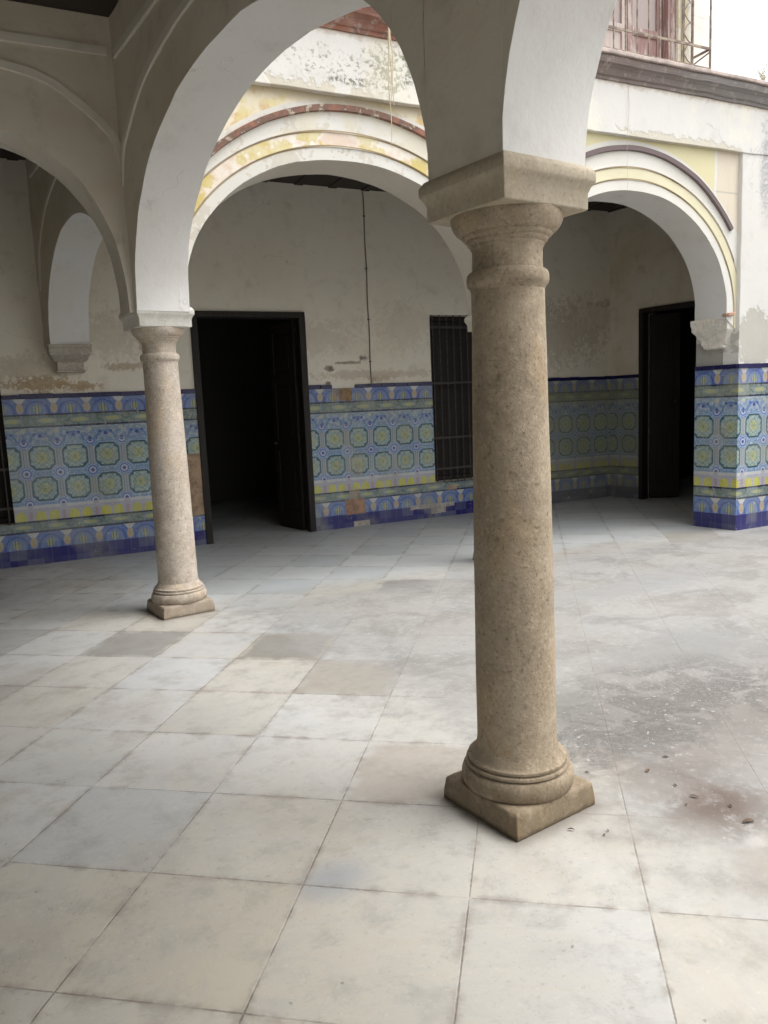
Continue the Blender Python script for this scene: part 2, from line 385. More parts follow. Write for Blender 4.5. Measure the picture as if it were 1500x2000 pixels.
        return mix(c,q,inb)
    c=frieze(c,1.54,1.695); c=frieze(c,.165,.332)
    navy=(.008,.009,.05)
    c=mix(c,navy,smax(gt(z,1.525)*lt(z,1.541),gt(z,1.402)*lt(z,1.421)))
    c=mix(c,navy,smax(gt(z,.437)*lt(z,.456),gt(z,.331)*lt(z,.350)))
    base=mix((.020,.016,.22),(.014,.011,.13),noise(oc,4,3))
    c=mix(c,base,lt(z,.165))
    c=mix(c,(.012,.012,.09),gt(z,1.695))
    # grout + per tile tone
    gx=ss(sabs(frac(x/(T*.5)+.5)-.5),.010,.004); gz=ss(sabs(frac((z-.778)/(T*.5)+.5)-.5),.010,.004)*gt(z,.61)*lt(z,1.4)
    g=smax(gx,gz); c=mix(c,(.36,.36,.34),g*.55)
    tr=wnoise(vec(floor_(x/(T*.5)+.5),floor_((z-.778)/(T*.5)+.5),1.0))
    c=mix(c,(.30,.33,.30),tr*.30); c=mix(c,mix((.50,.52,.56),(.86,.86,.86),tr),.55,'MULTIPLY')
    c=mix(c,(.28,.33,.40),ss(wob,.52,.75)*.35*lt(z,1.69)*gt(z,.165))
    # wear: greyish dirt, lost tiles
    nz=noise(oc,9,6,.65); n4=noise(oc,2.5,4)
    c=mix(c,(.30,.30,.22),ss(n4,.46,.70)*.4)
    dl=smax(float(dull)+0*x,ss(ox,4.9,5.6)*gt(oy,2.6)); c=mix(c,mix((.34,.33,.20),(.20,.20,.14),n4),dl*.45)
    c=mix(c,(.12,.12,.09),ss(noise(oc,45,3,.7),.60,.70)*.4)
    chip=ss(noise(vadd(oc,(4,4,4)),14,5,.7),.66,.69); c=mix(c,(.55,.50,.42),chip*.75)
    lost=None
    isback=gt(oy,2.6)*gt(ox,-3.0)
    def rect(x0,x1,z0,z1,col,st):
        nonlocal c,lost
        e=smin(smin(ox-x0,x1-ox),smin(oz-z0,z1-oz))+(nz-.5)*.05
        mk=ss(e,-.006,.006)*isback; c=mix(c,mix(col,tuple(q*.6 for q in col),ss(nz,.4,.6)),mk*st)
        lost=mk if lost is None else smax(lost,mk)
    rect(2.60,2.76,1.545,1.75,(.30,.19,.09),.95); rect(2.50,2.60,1.55,1.69,(.42,.30,.16),.7)
    rect(2.60,2.86,.16,.345,(.42,.24,.15),.95); rect(2.66,2.80,.34,.46,(.42,.34,.26),.7)
    rect(.70,.90,.34,1.03,(.40,.27,.17),.97); rect(2.70,2.92,-.1,.07,(.50,.45,.38),.9)
    rect(3.5,4.15,.13,.18,(.55,.50,.43),.85); rect(3.8,4.02,.05,.15,(.48,.44,.38),.8); rect(4.05,4.2,.34,.40,(.45,.3,.22),.8)
    rect(2.68,2.86,.62,.86,(.50,.46,.33),.45)
    return finish(m,c,smax(lost*.6+.14,chip*.8),(g*-.4)+fine*.05+tr*.35+wob*.15-lost*1.2-chip*.5,.35,.006,.5)
M['tile']=azulejo(); M['tiled']=azulejo('dulled_wall_tiles',1)
M['tilecap']=finish(begin('cobalt_edge_tile'),(.012,.011,.065),.25)

# ------------------------------------------------ marble floor
def floor_mat():
    m=begin('worn_marble_paving'); p=obj_co(); x,y,z=sep(p)
    TA=-.788035; ts=.52525; ca,sa=math.cos(TA),math.sin(TA)
    a=((x+1.25983)*ca+(y-.42602)*sa)/ts; b=((y-.42602)*ca-(x+1.25983)*sa)/ts
    wob=noise(p,6,3)
    fa=frac(a); fb=frac(b); ia=floor_(a); ib=floor_(b)
    e=smin(.5-sabs(fa-.5),.5-sabs(fb-.5))*ts+(noise(p,35,4,.75)-.5)*.009
    rnd=wnoise(vec(ia,ib,3.0)); rnd2=wnoise(vec(ia,ib,9.0))
    n1=noise(p,1.3,5,.6); n2=noise(p,6,6,.65); n3=noise(p,38,5,.7); n4=noise(vadd(p,(9,2,0)),.7,3)
    # veins, direction differs per slab
    vx=a*(rnd*3+.8)+rnd*9; vy=b*(rnd2*4+1)+rnd2*5
    vein=noise(vec(vx+b*(rnd-.5)*3,vy,0.0),1.4,6,.7,1.2)
    c=mix((.50,.49,.46),(.475,.445,.385),ss(rnd,.35,.95)*.8)
    c=mix(c,(.43,.45,.47),ss(rnd2,.5,.98)*.6); c=mix(c,mix(c,(.76,.74,.71),1.0,'MULTIPLY'),ss(wnoise(vec(ia,ib,5.0)),.7,.85)*ss(y,.6,1.4)*.8); c=mix(c,(.60,.60,.60),ss(wnoise(vec(ia,ib,6.0)),.65,.9)*ss(y,.6,1.4)*.5)
    c=mix(c,(.52,.455,.34),blob(x,y,-1.6,-.3,1.7,1.3,n2,.6,.8)*.45)
    c=mix(c,(.38,.38,.375),ss(vein,.47,.70)*.32)
    vl=ss(sabs(vein-.5),.022,.004)*ss(n2,.42,.58); c=mix(c,(.30,.29,.28),vl*.25)
    c=mix(c,(.47,.41,.31),ss(vein,.46,.32)*.22)
    c=mix(c,(.33,.275,.215),ss(n1,.48,.75)*.5)
    c=mix(c,(.29,.29,.30),ss(n4,.5,.66)*.25)
    c=mix(c,(.27,.245,.21),ss(n2,.48,.70)*.34)
    c=mix(c,(.21,.18,.15),ss(n3,.58,.70)*.45*ss(n1,.35,.6))
    c=mix(c,(.60,.59,.57),ss(n3,.42,.33)*.25)
    pit=ss(noise(p,120,2,.6),.66,.74); c=mix(c,(.20,.175,.15),pit*.35)
    sp=ss(voro(vadd(p,vmul(noise(p,20,2,col=True),(.03,.03,0))),11),.075,.03)*ss(noise(p,3,2),.5,.58)
    c=mix(c,(.16,.14,.12),sp*.6)
    # particular slabs that are darker / bluer / pinker in the photograph
    def cell(i,j,col,st,mk=0):
        nonlocal c
        q=lt(sabs(ia-i),.5)*lt(sabs(ib-j),.5)
        q=q*ss(smin(.5-sabs(fa-.5),.5-sabs(fb-.5))+(n2-.5)*.25,.0,.10)
        c=mix(c,col,q*st)
    cell(-1,4,(.22,.21,.19),.7); cell(-3,4,(.23,.22,.20),.6); cell(0,7,(.23,.22,.21),.75)
    cell(1,1,(.37,.30,.24),.45); cell(0,3,(.36,.315,.25),.5); cell(2,5,(.35,.33,.25),.5)
    cell(1,6,(.52,.52,.52),.6); cell(0,4,(.52,.52,.525),.6); cell(-2,4,(.47,.475,.485),.6); cell(-2,7,(.30,.35,.38),.4); cell(-1,8,(.30,.35,.38),.4)
    c=mix(c,(.28,.30,.34),blob(x,y,-.80,.02,.18,.14,n2,1.2,.9)*.6)
    # broken corner crack
    # courtyard side: open to the rain, mould and earth stains
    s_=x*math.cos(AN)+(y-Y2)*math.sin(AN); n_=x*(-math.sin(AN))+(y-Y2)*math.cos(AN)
    c=mix(c,mix((.64,.67,.68),(.50,.54,.56),rnd2),ss(n_+(n1-.5)*.4,-.1,.3)*ss(x,-.2,.3)*.75)  # paler, bluish back-gallery floor: its light and sheen put into the colour
    yard=ss(x+(n2-.5)*.9+(n1-.5)*.8,.0,.6)*ss(n_+(n2-.5)*.3,-.15,-.45)
    str_=noise(vmul(p,(1,1,1)),2.2,7,.72,.6); mot=noise(p,17,6,.75)
    yc=mix((.35,.345,.335),(.20,.195,.185),ss(str_,.44,.64)*.8); yc=mix(yc,(.43,.425,.415),ss(mot,.54,.64)*.6); yc=mix(yc,(.20,.19,.18),ss(mot,.44,.34)*.5)
    c=mix(c,mix(yc,(.30,.29,.27),rnd*.35),yard*.8)
    c=mix(c,mix(c,(.78,.775,.765),1.0,'MULTIPLY'),ss(x+(n2-.5)*.6,-.5,.5))  # floor colour darkened toward the courtyard to offset the strong light
    gr=noise(p,60,3,.7)
    for (sx,sy,rx,ry,col,st) in ((.95,.22,.75,.42,(.135,.13,.12),.9),(1.45,-.15,.60,.35,(.15,.125,.11),.85),(.78,.52,.40,.26,(.145,.155,.13),.7),(.72,-.20,.46,.24,(.17,.14,.12),.75),(.55,-.47,.22,.13,(.12,.085,.07),.8),(.62,-.33,.06,.22,(.13,.10,.085),.7),(.42,-.82,.40,.16,(.26,.215,.175),.55),(.36,.0,.40,.30,(.30,.265,.22),.5),(1.9,.6,.9,.45,(.19,.19,.185),.7),(3.3,1.8,1.2,.35,(.24,.24,.245),.6),(2.3,1.9,.8,.3,(.25,.25,.24),.5),(1.2,1.1,.7,.3,(.24,.23,.22),.5),(1.2,.1,1.1,.8,(.22,.205,.19),.6),(2.2,.0,.9,.6,(.21,.20,.19),.6),(.75,-.9,.3,.12,(.24,.19,.15),.5)):
        mk=blob(x,y,sx,sy,rx,ry,mot*.45+str_*.55,2.6,.7)*sat(ss(mot,.36,.60)*.45+.55)
        c=mix(c,col,mk*st)
    st5=noise(vadd(p,(4,8,0)),4.2,4,.75,.8); st6=noise(p,28,4,.75)
    zone=blob(x,y,1.15,.12,1.5,.75,n1,1.6,.9)
    c=mix(c,(.11,.104,.096),zone*ss(st5,.40,.54)*sat(ss(st6,.40,.54)*.5+.5)*.95)
    c=mix(c,(.44,.43,.41),zone*ss(st6,.58,.66)*.7)
    zone=blob(x,y,.52,-.48,.36,.26,n1,1.6,.9)
    c=mix(c,(.115,.085,.068),zone*ss(st5*.5+st6*.5,.43,.53)*.85)
    c=mix(c,(.55,.53,.50),blob(x,y,.42,-.69,.07,.05,mot,1.4,.8)*.35)
    chips=ss(noise(vadd(p,(3,7,0)),60,3,.6),.70,.74)*yard; c=mix(c,(.62,.61,.60),chips*.7)
    # grime at column feet and walls
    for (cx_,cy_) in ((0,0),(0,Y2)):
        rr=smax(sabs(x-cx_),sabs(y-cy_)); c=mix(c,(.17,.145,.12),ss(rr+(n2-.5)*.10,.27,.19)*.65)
    j=ss(e,.0046,.0004)*sat(ss(noise(p,4.5,4,.7),.40,.56)*.8+.2)*inv(yard*.35)
    halo=ss(e,.030,.0)*.5*ss(n2,.42,.6)*inv(yard*.8)
    c=mix(c,(.24,.2,.165),halo); c=mix(c,(.13,.11,.09),j*(.60-yard*.2))
    h=n3*.12+n2*.25+(rnd-.5)*.2-pit*.2-j*1.0+yard*(mot*.6)-sp*.2
    return finish(m,c,sat(n2*.35+.25+rnd*.12+yard*.3),h,.35,.006,.5)
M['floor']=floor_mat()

# ------------------------------------------------------------------ mesh helpers
class MB:
    def __init__(s): s.v=[]; s.f=[]; s.uv=[]
    def add(s,vs,fs,uvs=None):
        o=len(s.v); s.v+= [tuple(v) for v in vs]; s.f+=[tuple(i+o for i in f) for f in fs]
        s.uv+= (uvs if uvs else [(0,0)]*len(vs))
    def box(s,x0,x1,y0,y1,z0,z1,uvf=None):
        vs=[(x0,y0,z0),(x1,y0,z0),(x1,y1,z0),(x0,y1,z0),(x0,y0,z1),(x1,y0,z1),(x1,y1,z1),(x0,y1,z1)]
        s.add(vs,[(0,3,2,1),(4,5,6,7),(0,1,5,4),(1,2,6,5),(2,3,7,6),(3,0,4,7)])
    def lathe(s,prof,seg=64,wob=0):
        o=len(s.v); n=len(prof); vs=[]
        for i in range(seg):
            a=2*math.pi*i/seg
            for r,z in prof:
                k=1+wob*(mnoise.noise(Vector((math.cos(a)*2,math.sin(a)*2,z*4+5))))
                vs.append((r*k*math.cos(a),r*k*math.sin(a),z))
        fs=[]
        for i in range(seg):
            j=(i+1)%seg
            for k in range(n-1): fs.append((i*n+k,j*n+k,j*n+k+1,i*n+k+1))
        fs.append(tuple(i*n for i in reversed(range(seg)))); fs.append(tuple(i*n+n-1 for i in range(seg)))
        s.add(vs,fs)
    def loft(s,rings):           # list of closed rings, equal length
        vs=[p for r in rings for p in r]; n=len(rings[0]); fs=[]
        for k in range(len(rings)-1):
            for i in range(n):
                j=(i+1)%n; fs.append((k*n+i,k*n+j,(k+1)*n+j,(k+1)*n+i))
        fs.append(tuple(reversed(range(n)))); fs.append(tuple((len(rings)-1)*n+i for i in range(n)))
        s.add(vs,fs)
    def tube(s,pts,r,seg=8):
        rings=[]
        for i,p in enumerate(pts):
            p=Vector(p); a=Vector(pts[max(0,i-1)]); b=Vector(pts[min(len(pts)-1,i+1)])
            t=(b-a).normalized(); q=Vector((0,1,0)) if abs(t.y)<.9 else Vector((1,0,0))
            u=t.cross(q).normalized(); v=t.cross(u)
            rr=r[i] if isinstance(r,(list,tuple)) else r
            rings.append([tuple(p+u*rr*math.cos(2*math.pi*k/seg)+v*rr*math.sin(2*math.pi*k/seg)) for k in range(seg)])
        s.loft(rings)
    def build(s,name,mat,parent=None,smooth=True,bevel=0,angle=35,loc=None,rotz=0,jit=0,bseg=2):
        me=D.meshes.new(name); vs=s.v
        if jit:
            o=[]
            for v in vs:
                p=Vector(v); q=mnoise.noise_vector(p*3.1)*jit+mnoise.noise_vector(p*11)*jit*.35
                o.append(tuple(p+q))
            vs=o
        me.from_pydata(vs,[],s.f); me.update()
        ul=me.uv_layers.new(name='UVMap')
        for l in me.loops: ul.data[l.index].uv=s.uv[l.vertex_index]
        import bmesh
        b=bmesh.new(); b.from_mesh(me); bmesh.ops.remove_doubles(b,verts=b.verts,dist=1e-5) if not any(s.uv[i]!=(0,0) for i in range(0,len(s.uv),7)) else None
        bmesh.ops.recalc_face_normals(b,faces=b.faces); b.to_mesh(me); b.free()
        me.materials.append(mat)
        ob=D.objects.new(name,me); COL.objects.link(ob)
        if smooth:
            for p in me.polygons: p.use_smooth=True
            me.set_sharp_from_angle(angle=R(angle))
        if bevel:
            bv=ob.modifiers.new('bevel','BEVEL'); bv.width=bevel; bv.segments=bseg; bv.limit_method='ANGLE'; bv.angle_limit=R(40); bv.harden_normals=False
        if parent: ob.parent=parent
        if loc: ob.location=loc
        if rotz: ob.rotation_euler.z=rotz
        return ob
def tag(o,label,cat=None,group=None,kind=None):
    if label: o['label']=label
    if cat: o['category']=cat
    if group: o['group']=group
    if kind: o['kind']=kind
    return o
def thing(name,label,cat,loc=(0,0,0),rotz=0,group=None):  # an Empty at the base, parts are its children
    o=D.objects.new(name,None); COL.objects.link(o); o.location=loc; o.rotation_euler.z=rotz
    return tag(o,label,cat,group,'thing')

def se(t,c,a,b,zs,e):
    ct,st=math.cos(t),math.sin(t)
    return c+a*math.copysign(abs(ct)**(2/e),ct), zs+b*abs(st)**(2/e)
def wprof(s0,s1,arches,zb=2.20,N=44):
    pts=[]; cur=s0
    for (c,a,b,zs,e) in sorted(arches):
        L=c-a; k=max(1,int((L-cur)/.07))
        if L-cur>.01:
          for i in range(k+1): pts.append((cur+(L-cur)*i/k,zb))
        for i in range(N+1): pts.append(se(math.pi*(1-i/N),c,a,b,zs,e))
        cur=c+a
    k=max(1,int((s1-cur)/.07))
    for i in range(k+1): pts.append((cur+(s1-cur)*i/k,zb))
    return pts
def arch_wall(mb,pts,ztop,n0,n1,rows=14,across=5,faces='fbs'):
    n=len(pts); ver=[]; f=[]
    # front, back grids
    for (nn,flip) in ((n0,0),(n1,1)):
        o=len(ver)
        for (s,z) in pts:
            for k in range(rows+1):
                t=(k/rows)**1.15; ver.append((s,nn,z+(ztop-z)*t))
        for i in range(n-1):
            if abs(pts[i+1][0]-pts[i][0])<1e-6: continue
            for k in range(rows):
                q=(o+i*(rows+1)+k,o+(i+1)*(rows+1)+k,o+(i+1)*(rows+1)+k+1,o+i*(rows+1)+k+1)
                f.append(q if not flip else q[::-1])
    o=len(ver)
    for (s,z) in pts:
        for k in range(across+1): ver.append((s,n0+(n1-n0)*k/across,z))
    for i in range(n-1):
        for k in range(across):
            f.append((o+i*(across+1)+k,o+i*(across+1)+k+1,o+(i+1)*(across+1)+k+1,o+(i+1)*(across+1)+k))
    o=len(ver)
    ver+=[(pts[0][0],n0,ztop),(pts[-1][0],n0,ztop),(pts[-1][0],n1,ztop),(pts[0][0],n1,ztop),(pts[0][0],n0,pts[0][1]),(pts[-1][0],n0,pts[-1][1]),(pts[-1][0],n1,pts[-1][1]),(pts[0][0],n1,pts[0][1])]
    f+=[(o,o+1,o+2,o+3),(o,o+3,o+7,o+4),(o+1,o+5,o+6,o+2)]
    mb.add(ver,f)
def split_intrados(ob,mat):
    me=ob.data; me.materials.append(mat)
def sweep_band(mb,pts,y_in,depth,width,side):
    """flat raised band along a polyline in the x-z plane; lies on plane y=y_in, sticks out by depth*side"""
    L=[]; n=len(pts)
    for i,(x,z) in enumerate(pts):
        a=pts[max(0,i-1)]; b=pts[min(n-1,i+1)]; tx,tz=b[0]-a[0],b[1]-a[1]; l=math.hypot(tx,tz); nx,nz=-tz/l,tx/l
        y0=y_in-side*.01; y1=y_in+side*depth; h=width/2
        L.append([(x-nx*h,y0,z-nz*h),(x-nx*h*.8,y1,z-nz*h*.8),(x+nx*h*.8,y1,z+nz*h*.8),(x+nx*h,y0,z+nz*h)])
    mb.loft(L)
def spl(pts,k=6):
    out=[]
    P=[pts[0]]+list(pts)+[pts[-1]]
    for i in range(1,len(P)-2):
        for j in range(k):
            t=j/k; p0,p1,p2,p3=P[i-1],P[i],P[i+1],P[i+2]
            out.append(tuple(.5*((2*b)+(-a+c)*t+(2*a-5*b+4*c-d)*t*t+(-a+3*b-3*c+d)*t**3) for a,b,c,d in zip(p0,p1,p2,p3)))
    out.append(pts[-1]); return out
def holed_wall(mb,x0,x1,z0,z1,y,yb,holes,step=.12,uvf=None,back=True):
    """wall face at y with rectangular holes and reveals going to yb. holes: (xa,xb,za,zb)"""
    xs={x0,x1}; zs={z0,z1}
    for h in holes: xs|={h[0],h[1]}; zs|={max(z0,h[2]),min(z1,h[3])}
    def dens(v):
        v=sorted(t for t in v); o=[]
        for a,b in zip(v,v[1:]):
            k=max(1,round((b-a)/step)); o+=[a+(b-a)*i/k for i in range(k)]
        return o+[v[-1]]
    X=dens([t for t in xs if x0<=t<=x1]); Z=dens([t for t in zs if z0<=t<=z1])
    idx={}; vs=[]; uv=[]
    for i,a in enumerate(X):
        for j,b in enumerate(Z): idx[i,j]=len(vs); vs.append((a,y,b)); uv.append(uvf(a,b) if uvf else (0,0))
    f=[]
    def inside(a,b): return any(h[0]<a<h[1] and h[2]<b<h[3] for h in holes)
    for i in range(len(X)-1):
        for j in range(len(Z)-1):
            if not inside((X[i]+X[i+1])/2,(Z[j]+Z[j+1])/2): f.append((idx[i,j],idx[i+1,j],idx[i+1,j+1],idx[i,j+1]))
    mb.add(vs,f,uv)
    def quad(a,b):
        mb.add([(a[0],y,a[1]),(b[0],y,b[1]),(b[0],yb,b[1]),(a[0],yb,a[1])],[(0,1,2,3)],[uvf(*a),uvf(*b),uvf(*b),uvf(*a)] if uvf else None)
    for xa,xb,za,zb in holes:
        za_=max(za,z0); zb_=min(zb,z1)
        if x0<=xa<=x1: quad((xa,za_),(xa,zb_))
        if x0<=xb<=x1: quad((xb,zb_),(xb,za_))
        if zb<=z1: quad((xa,zb),(xb,zb))
        if za>=z0+.001: quad((xb,za),(xa,za))
    quad((x0,z1),(x1,z1)); quad((x0,z0),(x0,z1)); quad((x1,z0),(x1,z1))

# ------------------------------------------------------------------ ground / floor
mb=MB()
def gf(x0,x1,y0,y1,st,z=0):
    nx=int((x1-x0)/st); ny=int((y1-y0)/st); vs=[]; f=[]
    for i in range(nx+1):
        for j in range(ny+1): vs.append((x0+(x1-x0)*i/nx,y0+(y1-y0)*j/ny,z))
    for i in range(nx):
        for j in range(ny):
            a=i*(ny+1)+j; f.append((a,a+ny+1,a+ny+2,a+1))
    mb.add(vs,f)
gf(-8,14,-10,12,.11)
mb.v=[(x,y,z+.004*mnoise.noise(Vector((x*.9,y*.9,0)))+.0012*mnoise.noise(Vector((x*4,y*4,3)))) for x,y,z in mb.v]
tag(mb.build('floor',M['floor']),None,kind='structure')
mb=MB(); mb.add([(-150,-150,-.012),(150,-150,-.012),(150,150,-.012),(-150,150,-.012)],[(0,1,2,3)])
m=begin('dry_earth'); n=noise(obj_co(),2,6); M['earth']=finish(m,mix((.34,.29,.23),(.22,.2,.15),n),.95)
tag(mb.build('ground',M['earth']),None,kind='structure')

# ------------------------------------------------------------------ columns
SHAFT=[(.150,.232),(.1465,.255),(.1455,.30),(.1435,.53),(.140,.91),(.1345,1.28),(.128,1.63),(.1245,1.78),(.1243,1.862)]
BASE=[(.196,.090),(.203,.098),(.207,.115),(.206,.133),(.200,.150),(.190,.161),(.181,.163),(.181,.166),(.190,.168),(.190,.178),(.187,.180),(.177,.181),(.177,.185),(.182,.187),(.182,.196),(.172,.199),(.168,.204),(.160,.216),(.153,.228),(.150,.235)]
CAP=[(.1243,1.858),(.127,1.866),(.129,1.870),(.137,1.878),(.1395,1.890),(.1390,1.906),(.136,1.916),(.130,1.922),(.120,1.926),(.1185,1.94),(.1185,1.992),(.121,1.998),(.1245,2.002),(.1245,2.009),(.132,2.013),(.137,2.020),(.137,2.026),(.146,2.030),(.1515,2.036),(.1515,2.042),(.161,2.045),(.170,2.052),(.179,2.064),(.1855,2.078),(.188,2.092),(.188,2.106)]
IMP=[(.186,2.100),(.190,2.104),(.190,2.155),(.193,2.160),(.196,2.170),(.203,2.180),(.208,2.188),(.209,2.192),(.209,2.215),(.206,2.222),(.196,2.236),(.186,2.241)]
def densify(prof,st=.06):
    o=[prof[0]]
    for a,b in zip(prof,prof[1:]):
        k=max(1,int(math.hypot(b[0]-a[0],b[1]-a[1])/st))
        o+=[(a[0]+(b[0]-a[0])*i/k,a[1]+(b[1]-a[1])*i/k) for i in range(1,k+1)]
    return o
def sqring(h,z,n=8,seed=0):
    pts=[]
    for (ax,ay,bx,by) in ((-1,-1,1,-1),(1,-1,1,1),(1,1,-1,1),(-1,1,-1,-1)):
        for i in range(n):
            t=i/n; pts.append((h*(ax+(bx-ax)*t),h*(ay+(by-ay)*t),z))
    return pts
def make_column(seed):
    t=thing('stone_column','x','column')
    st=M['stone']
    b=MB(); b.loft([sqring(h,z,26) for h,z in ((.199,.0),(.200,.015),(.200,.03),(.199,.045),(.198,.06),(.197,.072),(.196,.082),(.190,.0905),(.17,.092))])
    # knock the corners and arrises about
    v2=[]
    for (x,y,z) in b.v:
        k=mnoise.noise(Vector((x*9+seed*3,y*9,z*9)))
        c=(abs(x)>.17 and abs(y)>.17); k2=mnoise.noise(Vector((x*24,y*24,z*30+seed)))
        f=1-(.025+.05*max(0,k))*(1 if c else .3)*(z/.09)-.012*max(0,k2)
        v2.append((x*f+.002*k,y*f,z-(max(0,k)*.012 if z>.07 and max(abs(x),abs(y))>.18 else 0)))
    b.v=v2
    b.build('plinth',st,t,bevel=.004,angle=50)
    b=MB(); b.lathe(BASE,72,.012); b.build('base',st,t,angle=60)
    b=MB(); b.lathe(densify(SHAFT),72,.012); b.build('shaft',st,t,angle=60)
    b=MB(); b.lathe(CAP,72,.01); b.build('capital',st,t,angle=60)
    b=MB(); b.loft([sqring(h,z,8) for h,z in IMP]); b.build('impost',M['impost'],t,angle=50,jit=.0018,bevel=.0025)
    return t
COLS='limestone columns carrying the arcades'
near=make_column(1); near.location=(0,0,0); tag(near,'big brownish limestone column in the foreground on a chipped square plinth','column',COLS)
def copy_column(src,loc,rz,label,mats=None):
    r=src.copy(); COL.objects.link(r); r.location=loc; r.rotation_euler.z=rz; r['label']=label
    for ch in src.children:
        c=ch.copy(); COL.objects.link(c); c.parent=r
        if mats:
            c.data=ch.data.copy(); c.data.materials[0]=mats[1] if ch.name.startswith('impost') else mats[0]
    return r
copy_column(near,(.018,Y2,0),R(0),'slimmer looking paler pinkish column under the corner where two arcades meet',(M['stone2'],M['impost2']))
c3=row2w(2.975,0); copy_column(near,(c3.x,c3.y,0),AN,'column of the painted arcade almost wholly hidden behind the foreground column',(M['stone2'],M['impost2']))
copy_column(near,(0,-3.66,0),0,'column of the gallery arcade standing behind the photographer')

# ------------------------------------------------------------------ arch walls
def assign_soffit(ob,soff,zmax,face_y,tol=.9):
    """second material slot (whitewash) on intrados faces"""
    me=ob.data; me.materials.append(soff)
    for p in me.polygons:
        if abs(p.normal.y)<.5 and p.center.z<zmax: p.material_index=1
H=.188
# gallery arcade: local x = world Y, local y = -world X
ga=thing('gallery_arcade_wall','grey limewashed arcade wall over the near column, with raised band following its arch','wall',(0,0,0),R(90))
b=MB(); arch_wall(b,wprof(-6.5,3.66,[(1.803,1.630,1.10,2.235,2.15),(-1.835,1.652,1.10,2.235,2.15),(-5.6,1.75,1.10,2.235,2.15)]),4.44,-H,H)
o=b.build('wall',M['gal'],ga,jit=.008,bevel=.009); assign_soffit(o,M['soff'],3.4,0)
def mirrored(pts,c): return list(pts)+[(2*c-x,z) for x,z in reversed(pts)]
mp=[(3.50,3.03),(3.439,3.227),(3.31,3.33),(3.107,3.443),(2.90,3.52),(2.698,3.57),(2.382,3.612),(2.106,3.628)]
for cc in (0,-3.67):
    b=MB(); sweep_band(b,spl(mirrored([(x+cc,z) for x,z in mp],1.83+cc),4),H,.013,.062,1); b.build('arch_moulding',M['molding'],ga,jit=.002)
b=MB(); sweep_band(b,[(-6.5+i*.25,3.845) for i in range(40)]+[(3.44,3.845)],H,.014,.064,1); b.build('cornice_moulding',M['molding'],ga,jit=.002)
def cornice(s0,s1,par,n=-.24,name='cornice'):
    prof=[(n+.06,4.238),(n-.012,4.240),(n-.018,4.268),(n-.030,4.272),(n-.036,4.305),(n-.066,4.345),(n-.076,4.350),(n-.080,4.400),(n-.075,4.412),(n+.06,4.414)]
    b=MB(); k=int((s1-s0)/.09); b.loft([[(s0+(s1-s0)*i/k,y,z) for y,z in prof] for i in range(k+1)])
    return b.build(name,M['cornice'],par,jit=.009,bevel=.004,angle=30)
cornice(-6.5,3.35,ga,-.18)
# painted courtyard arcade, local x = along the front, local y = depth
ca=thing('painted_arcade_wall','peeling white courtyard arcade with yellow and red painted arch bands','wall',ROWLOC,AN)
b=MB(); arch_wall(b,wprof(.187,5.64,[(ARC[0][0],ARC[0][1],AB,2.24,2.08),(ARC[1][0],ARC[1][1],AB,2.24,2.08)],N=52)+[(5.9,2.0)],4.42,-.19,.205)
o=b.build('wall',M['facade'],ca,jit=.007,bevel=.006)
me=o.data; me.materials.append(M['soff'])
for p in me.polygons:
    if abs(p.normal.y)<.5 and 3.4>p.center.z and p.center.x>3.0: p.material_index=1
b=MB(); k=70
b.loft([[(.185+(12-.185)*i/k,y,z) for y,z in ((-.10,3.80+.006*mnoise.noise(Vector((i*.7,0,0)))),(-.243,3.80+.006*mnoise.noise(Vector((i*.7,0,0)))),(-.243,3.95),(-.243,4.1),(-.243,4.242),(-.10,4.242))] for i in range(k+1)])
b.build('upper_band',M['upper'],ca,jit=.004,bevel=.005)
for cc,rr,zc,x0,x1 in ((1.56,1.7,2.03,-1.28,1.2),(4.41,1.57,2.155,-1.2,1.27)):
    pts=[]
    for i in range(50):
        dx=x0+(x1-x0)*i/49; pts.append((cc+dx,zc+math.sqrt(rr*rr-dx*dx)-.012))
    b=MB(); sweep_band(b,pts,-.188,.03,.052,-1); b.build('red_arch_moulding',M['redmould'],ca,jit=.004)
for q,(cc,aa) in enumerate(ARC):
    for d in (.098,.203):
        pts=[p for p in (se(math.pi*(1-(i+.5)/60),cc,aa+d,AB+d,2.24,2.08) for i in range(60)) if .26<p[0]<5.76 and (p[0]<2.97)==(q==0)]
        b=MB(); sweep_band(b,pts,-.188,.010,.016,-1); b.build('arch_fillet',M['facade'],ca,jit=.003)
cornice(.1,12,ca,-.243)
b=MB(); k=60
b.loft([[(.1+11.9*i/k,y,z) for y,z in ((.3,4.414),(-.345,4.416),(-.350,4.446),(-.18,4.462),(.3,4.466))] for i in range(k+1)]); b.build('coping_slab',M['slab'],ca,jit=.005,bevel=.005)
# cross arches
x1=thing('cross_arch_wall','shaded arch crossing the gallery to the left of the corner column','wall',ROWLOC,AN)
b=MB(); arch_wall(b,wprof(-2.62,-.15,[(-1.2,1.0,1.12,2.235,2.3)]),4.30,-.185,.2)
o=b.build('wall',M['gal'],x1,jit=.008,bevel=.009); assign_soffit(o,M['gal'],3.4,0)
mp=[(-.148,3.15),(-.175,3.28),(-.24,3.388),(-.398,3.528),(-.604,3.657),(-.858,3.712),(-1.03,3.725)]
b=MB(); sweep_band(b,spl(mirrored(mp,-1.2),4),-.185,.013,.062,-1); b.build('arch_moulding',M['molding'],x1,jit=.002)
b=MB(); sweep_band(b,[(-2.6+i*.1,3.875) for i in range(25)],-.185,.014,.064,-1); b.build('cornice_moulding',M['molding'],x1,jit=.002)
x2=thing('cross_arch_wall','white arch leaping from the corner column to the bracket on the back wall','wall',(0,0,0),R(90))
